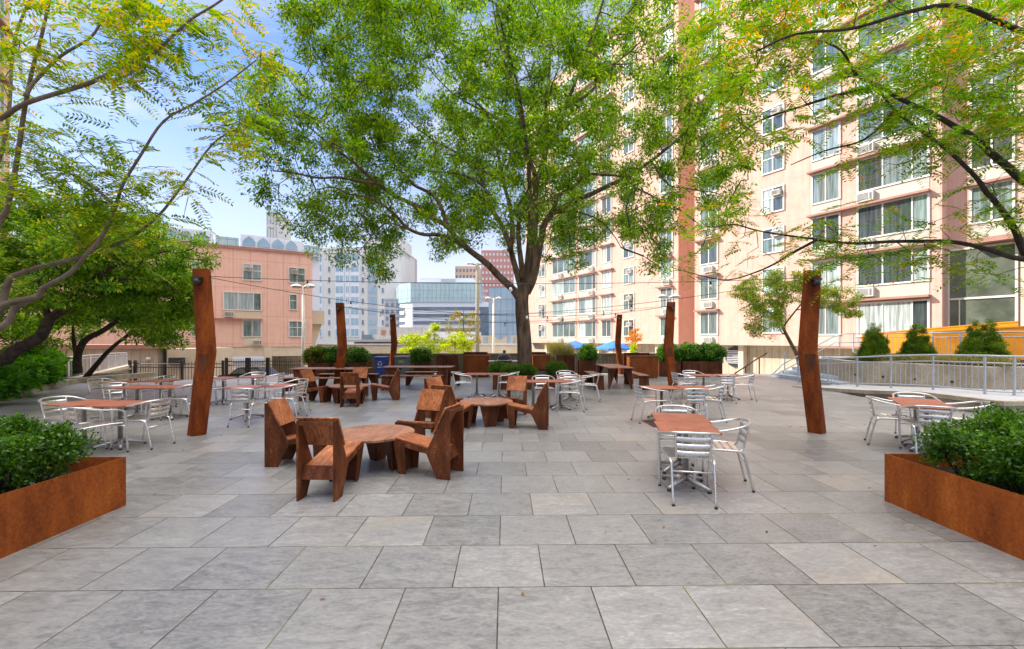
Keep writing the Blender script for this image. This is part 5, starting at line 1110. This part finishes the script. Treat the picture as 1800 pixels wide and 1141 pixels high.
while len(C) < 1500:
    p = RNG.uniform(-1, 1, 3)
    if np.dot(p, p) > 1: continue
    q = np.array([-.7, 15.6, 9.4]) + p * np.array([9.6, 5.6, 7.2])
    x, y = proj(q)
    if not inpoly(x, y, outline): continue
    if q[2] < 3.7 or (math.hypot(q[0] - .4, q[1] - T0) < 1.6 and q[2] < 6): continue
    if noise.noise(Vector(q * .42) + Vector((3, 1, 7))) < -.16 and RNG.random() < .85: continue
    if np.dot(p, p) < .12 and RNG.random() < .6: continue
    if y > 440 and RNG.random() < .35: continue
    if q[1] < 15.0 and RNG.random() < .55: continue
    C.append(q)
build_tree('shade_tree', 'large spreading green tree growing from the corten planter in mid plaza', 'tree', limbs, C, LEAF, BARK, per=175, L=.13, W=.046, rad=(.25, .66), flat=.7, twig=.012, base=(.47, T0, .4))
# ---- honey locusts framing the picture
def cl(px0, px1, py0, py1, z0, z1, n, poly=None, near=None, nd=70):
    out = []; t = 0
    while len(out) < n and t < n * 60:
        t += 1; x = RNG.uniform(px0, px1); y = RNG.uniform(py0, py1)
        if poly and not inpoly(x, y, poly): continue
        if near is not None and min((x - a) ** 2 + (y - b) ** 2 for a, b in near) > nd * nd: continue
        if noise.noise(Vector((x * .012, y * .012, 4.4))) < -.12 and RNG.random() < .8: continue
        out.append(np.array(P(x, y, RNG.uniform(z0, z1))))
    return out
tl0 = Vector((-6.9, 4.6, 0))
LA = [(-60, 620), (0, 545), (6, 526), (17, 492), (42, 478), (78, 467), (135, 454), (168, 440), (221, 422), (276, 382), (323, 323), (375, 252), (418, 227)]
LB = [(0, 548), (11, 534), (67, 520), (76, 506), (121, 481), (154, 446), (180, 414), (201, 371), (215, 327), (248, 272), (288, 213), (343, 181), (398, 146), (450, 106)]
LD = [(-40, 470), (0, 388), (12, 367), (28, 292), (39, 217), (55, 130), (71, 71), (85, 8), (95, -60)]
LE = [(-60, 230), (0, 209), (47, 181), (158, 146), (221, 114), (268, 95), (308, 59), (339, 32), (390, 0), (430, -40)]
LF = [(45, 170), (59, 146), (106, 99), (158, 67), (185, 32), (237, 0), (280, -50)]
LG = [(-30, 340), (0, 276), (16, 197), (24, 79), (51, 0), (70, -60)]
LCc = [(-60, 610), (0, 576), (17, 562), (28, 540), (70, 520)]
LHs = [(201, 371), (190, 350), (150, 320), (110, 300), (60, 300)]
start = P(-130, 680, 4.8)
limbs = [([tl0, Vector((-6.7, 4.65, .7)), P(-200, 690, 4.7), start], .15, .12), ([start] + L3(LA, 4.7, 4.9), .042, .008), (L3(LB, 4.6, 4.3), .032, .006), ([P(-120, 600, 4.8)] + L3(LD, 4.6, 4.2), .034, .01), ([P(-160, 330, 4.6)] + L3(LE, 4.4, 4.0), .03, .007), (L3(LF, 4.3, 4.6), .02, .006), ([P(-140, 480, 4.8)] + L3(LG, 4.8, 5.0), .026, .01), ([start] + L3(LCc, 4.6, 4.6), .036, .028), (L3(LHs, 4.4, 4.9), .02, .006),
 ([start, P(-150, 560, 4.7), P(-150, 420, 4.7), P(-160, 300, 4.6)], .12, .06)]
near = LA[4:] + LB[4:] + LE[1:] + LF + LD[1:]
nearT = LA[7:] + LB[7:] + LHs
C = cl(-80, 250, -60, 330, 3.9, 5.6, 60, near=near, nd=60) + cl(40, 300, 230, 440, 4.2, 5.2, 55, near=LHs + LB[5:11], nd=75) + cl(100, 420, -40, 190, 3.8, 4.7, 42, near=LE + LF, nd=38) + cl(200, 470, 80, 400, 4.2, 4.9, 34, near=nearT, nd=32) + cl(0, 60, 400, 470, 4.3, 5, 3)
build_tree('honey_locust', 'sparse feathery leaved tree reaching in from the left edge', 'tree', limbs, C, LEAFL, BARKL, per=5, rad=(.09, .1), twig=.004, wob=.0, mode='frond', fr=dict(L=.27, pairs=10, ll=.058, lw=.021), group=None)
R1_ = [(1860, 560), (1800, 443), (1784, 404), (1757, 364), (1734, 338), (1713, 309), (1665, 263), (1629, 237), (1573, 194), (1540, 150)]
R2_ = [(1900, 400), (1800, 319), (1771, 293), (1744, 271), (1715, 244), (1679, 223), (1639, 200), (1597, 181), (1571, 168), (1545, 150), (1508, 134), (1480, 90), (1440, 70)]
R3_ = [(1900, 470), (1800, 456), (1771, 450), (1731, 437), (1679, 426), (1626, 424), (1560, 425), (1508, 428), (1460, 425), (1429, 420), (1376, 413), (1330, 405), (1290, 395), (1250, 400)]
R4_ = [(1437, 421), (1389, 447), (1363, 463), (1330, 478), (1280, 492), (1230, 484), (1180, 470)]
R5_ = [(1960, 200), (1860, 90), (1760, 40), (1680, 10), (1600, 20), (1500, 50), (1400, 60), (1330, 90)]
R6_ = [(1545, 150), (1480, 165), (1400, 190), (1330, 215), (1280, 260)]
R7_ = [(1573, 194), (1520, 245), (1450, 265), (1390, 290)]
tr0 = Vector((7.4, 5.2, 0)); st2 = P(1930, 640, 5.2)
limbs = [([tr0, Vector((7.2, 5.2, .8)), st2], .17, .13), ([st2] + L3(R1_, 5.0, 4.8), .045, .01), ([st2] + L3(R2_, 4.9, 4.6), .05, .008), ([st2] + L3(R3_, 4.9, 5.4), .036, .006), (L3(R4_, 5.2, 6.4), .018, .005), ([st2, P(1990, 400, 5.0)] + L3(R5_, 4.6, 4.4), .045, .008), (L3(R6_, 4.6, 5.4), .022, .006), (L3(R7_, 4.8, 5.2), .018, .005)]
topr = [(1850, -80), (1200, -80), (1225, 60), (1255, 120), (1275, 200), (1300, 260), (1380, 260), (1440, 225), (1500, 180), (1560, 200), (1620, 225), (1700, 230), (1760, 260), (1850, 240)]
C = cl(1230, 1840, -80, 280, 4.2, 6.2, 215, poly=topr) + cl(1500, 1840, 180, 400, 4.4, 5.3, 42, near=R1_ + R2_ + R7_, nd=70) + cl(1190, 1500, 330, 500, 5.0, 6.2, 26, near=R3_[7:] + R4_, nd=36) + cl(1450, 1800, 370, 520, 4.8, 5.4, 22, near=R3_[1:9], nd=48)
build_tree('honey_locust', 'feathery green and orange leaved tree reaching in from the right edge', 'tree', limbs, C, LEAFR, BARKD, per=6, rad=(.1, .1), twig=.004, wob=.0, mode='frond', fr=dict(L=.27, pairs=10, ll=.062, lw=.02), group=None)
# ---- left garden trees
def simple_tree(name, label, foot, trunkpts, r0, blobs, leafm, n, per, L_, W_, rad=(.2, .4), bark=BARKD, extra=(), group=None, twig=.012, r1=.03, droop=.3, minz=1.3, flat=.55):
    lim = [([Vector(foot)] + trunkpts, r0, r1)] + [(e, ra_, .012) for e, ra_ in extra]; C = []
    tot = sum(b[6] for b in blobs)
    for (x, y, z, a, b, c, wt) in blobs: 
        k = 0
        for q in ball_clumps(int(n * wt / tot), (x, y, z), (a * 1.08, b, c * 1.08), gap=.08): C.append(q)
    C = [c for c in C if c[2] > minz]
    return build_tree(name, label, 'tree', lim, C, leafm, bark, per=per, L=L_, W=W_, rad=rad, twig=twig, wob=.03, droop=droop, group=group, flat=flat)
def W3(px_, py, z): return tuple(P(px_, py, z))
gg = 'dark leaved trees of the left garden'
z = 11.0
bl = [(*W3(90, 470, 10.6), 2.6, 1.8, 1.1, 5), (*W3(215, 440, 10.4), 1.7, 1.6, .75, 3.2), (*W3(40, 400, 11), 1.9, 1.8, .9, 3), (*W3(170, 390, 11.5), 1.5, 1.5, .6, 1.6), (*W3(-60, 520, 11), 1.6, 1.6, 1.4, 2)]
simple_tree('garden_tree', 'leaning dark tree whose thick limb sweeps up from the left edge', (-13.6, 11.2, .1), [P(-60, 655, 11.0), P(0, 638, 11), P(28, 616, 11), P(70, 593, 11), P(87, 562, 11), P(112, 545, 11), P(135, 529, 11)], .2, bl, LEAFD, 420, 110, .1, .042, extra=[(L3([(112, 545), (151, 503), (182, 478), (224, 458), (252, 450), (300, 440)], 11, 10.2), .08), (L3([(135, 529), (170, 500), (230, 490), (290, 500), (320, 520)], 11, 10.5), .06), (L3([(87, 562), (70, 500), (60, 440), (90, 400)], 11, 11.3), .08)], group=gg, r1=.08)
bl = [(*W3(235, 510, 12.5), 1.7, 1.6, .95, 4), (*W3(290, 535, 12.2), .8, 1.2, .75, 2), (*W3(150, 540, 13), 1.4, 1.4, .8, 2), (*W3(300, 470, 12.5), .65, 1, .5, 1.2), (*W3(180, 470, 13), 1.4, 1.3, .7, 2)]
simple_tree('garden_tree', 'two stemmed dark tree beside the pale garden railing', P(137, 655, 15.0), [P(137, 624, 14.8), P(150, 598, 14.2), P(178, 583, 13.6), P(205, 565, 13), P(225, 555, 12.6)], .13, bl, LEAFD, 300, 110, .1, .042, extra=[([P(137, 630, 14.8), P(129, 600, 14.6), P(128, 575, 14.2), P(125, 530, 13.6)], .09), (L3([(225, 555), (250, 520), (290, 490)], 12.6, 12.4), .04)], group=gg, r1=.05)
bl = [(*W3(285, 575, 15), .95, 1.2, .7, 2), (*W3(240, 555, 15.5), 1.3, 1.2, .7, 2), (*W3(320, 555, 15), .5, .9, .6, 1)]
simple_tree('garden_tree', 'small slanting tree leaning right behind the garden railing', P(150, 665, 17.6), [P(170, 641, 17.5), P(188, 620, 17.2), P(210, 600, 16.6), P(235, 583, 16)], .11, bl, LEAFD, 110, 100, .11, .045, group=gg, r1=.05)
bl = [(*W3(20, 560, 15), 2.4, 1.6, 1.0, 3), (*W3(95, 585, 15.5), 1.1, 1.3, .6, 1.2), (*W3(0, 480, 16), 3.0, 1.6, 1.3, 3), (*W3(110, 440, 17), 3.0, 1.6, 1.2, 3)]
simple_tree('garden_tree', 'shaded upright tree deep in the left garden', P(50, 655, 15.2), [P(52, 625, 15.2), P(55, 590, 15.2), P(40, 550, 15.2)], .14, bl, LEAFD, 260, 100, .11, .045, group=gg, r1=.06)
# garden shrubs
for i, (px_, py, z, wd, ht) in enumerate(((-20, 690, 10.9, .62, .85), (22, 680, 12.6, .62, .95), (66, 672, 14.4, .5, .9), (-60, 690, 11.8, .9, 1.1), (40, 660, 15.0, 1.0, 1.3), (112, 662, 18.5, .4, .6), (74, 655, 16.5, .65, 1.2))):
    g_ = P(px_, 690, z); shrub('garden_shrub', ['broad leaved shrub at the left edge by the kerb', 'broad leaved shrub in the middle of the kerb', 'broad leaved shrub nearest the pale railing', 'broad leaved shrub cut by the left edge of the photo', 'taller shrub behind the kerb shrubs', 'shrub showing through the pale railing', 'tall shrub under the two stemmed tree'][i], 'shrub', (g_.x, z, .1), wd, wd, ht / 2, LEAFH, n=60, per=26, L=.16, W=.1, crad=.16, group='broad leaved shrubs of the left garden')
# ---- tree behind the steps
bl = [(*W3(1345, 560, 18.5), .9, .9, .75, 2), (*W3(1330, 520, 19), 1.1, 1, .6, 2), (*W3(1400, 515, 18.5), 1.2, 1, .6, 2), (*W3(1460, 525, 18), .9, .9, .45, 1.4), (*W3(1380, 490, 19), 1.1, 1, .35, 1.2), (*W3(1490, 545, 18), .5, .6, .3, .5)]
simple_tree('small_tree', 'small airy tree rising behind the granite steps and the right steel pole', P(1405, 640, 20.5), [P(1401, 625, 20), P(1388, 600, 19.6), P(1376, 575, 19.2), P(1365, 540, 19)], .11, bl, LEAFS, 330, 85, .075, .034, extra=[([P(1390, 604, 19.6), P(1382, 590, 19.5), P(1372, 582, 19.3), P(1368, 560, 19)], .05), (L3([(1376, 575), (1400, 545), (1425, 520), (1460, 510)], 19.2, 18), .045), (L3([(1372, 570), (1350, 548), (1325, 535), (1300, 545)], 19.2, 18.8), .035), (L3([(1368, 550), (1385, 515), (1410, 495)], 19, 18.6), .035), (L3([(1400, 545), (1440, 540), (1485, 545)], 18.8, 18), .025)], rad=(.16, .3), bark=BARK, twig=.007, r1=.05)
# ---- saplings beyond the back wall
def sap(name, label, px_, y0, y1, z, w, n, leafm, rad=(.15, .3), per=60):
    ht = (y1 - y0) / F * z; c = P(px_, (y0 + y1) / 2, z); foot = Vector((c.x, z, -1.3 if z < 30 else -3))
    simple_tree(name, label, foot, [c + Vector((0, 0, -ht * .3)), c + Vector((0, 0, ht * .42))], .05, [(c.x, c.y, c.z, w / F * z / 2, w / F * z / 2, ht / 2, 1)], leafm, n, per, .1, .05, rad=rad, minz=-.5, twig=.006, r1=.012)
sap('sapling', 'bright yellow green sapling behind the round shrub at the wall', 730, 588, 625, 24, 60, 60, LEAFY)
sap('sapling', 'slender yellow green sapling with a tall thin top', 763, 570, 622, 24.5, 34, 34, LEAFY, rad=(.1, .22))
sap('sapling', 'bright sapling beside the orange tinted tree beyond the wall', 800, 585, 625, 24.2, 56, 60, LEAFY)
sap('autumn_sapling', 'sapling with orange tinted top left of the greenish light pole', 815, 540, 615, 26, 58, 62, LEAFM, per=45)
sap('autumn_sapling', 'small orange autumn tree right of the farthest right pole', 1117, 580, 612, 25, 32, 30, LEAFO, rad=(.08, .18), per=40)
sap('sapling', 'little green sapling under the orange autumn tree', 1110, 606, 625, 23.5, 22, 14, LEAFY, rad=(.08, .15), per=40)
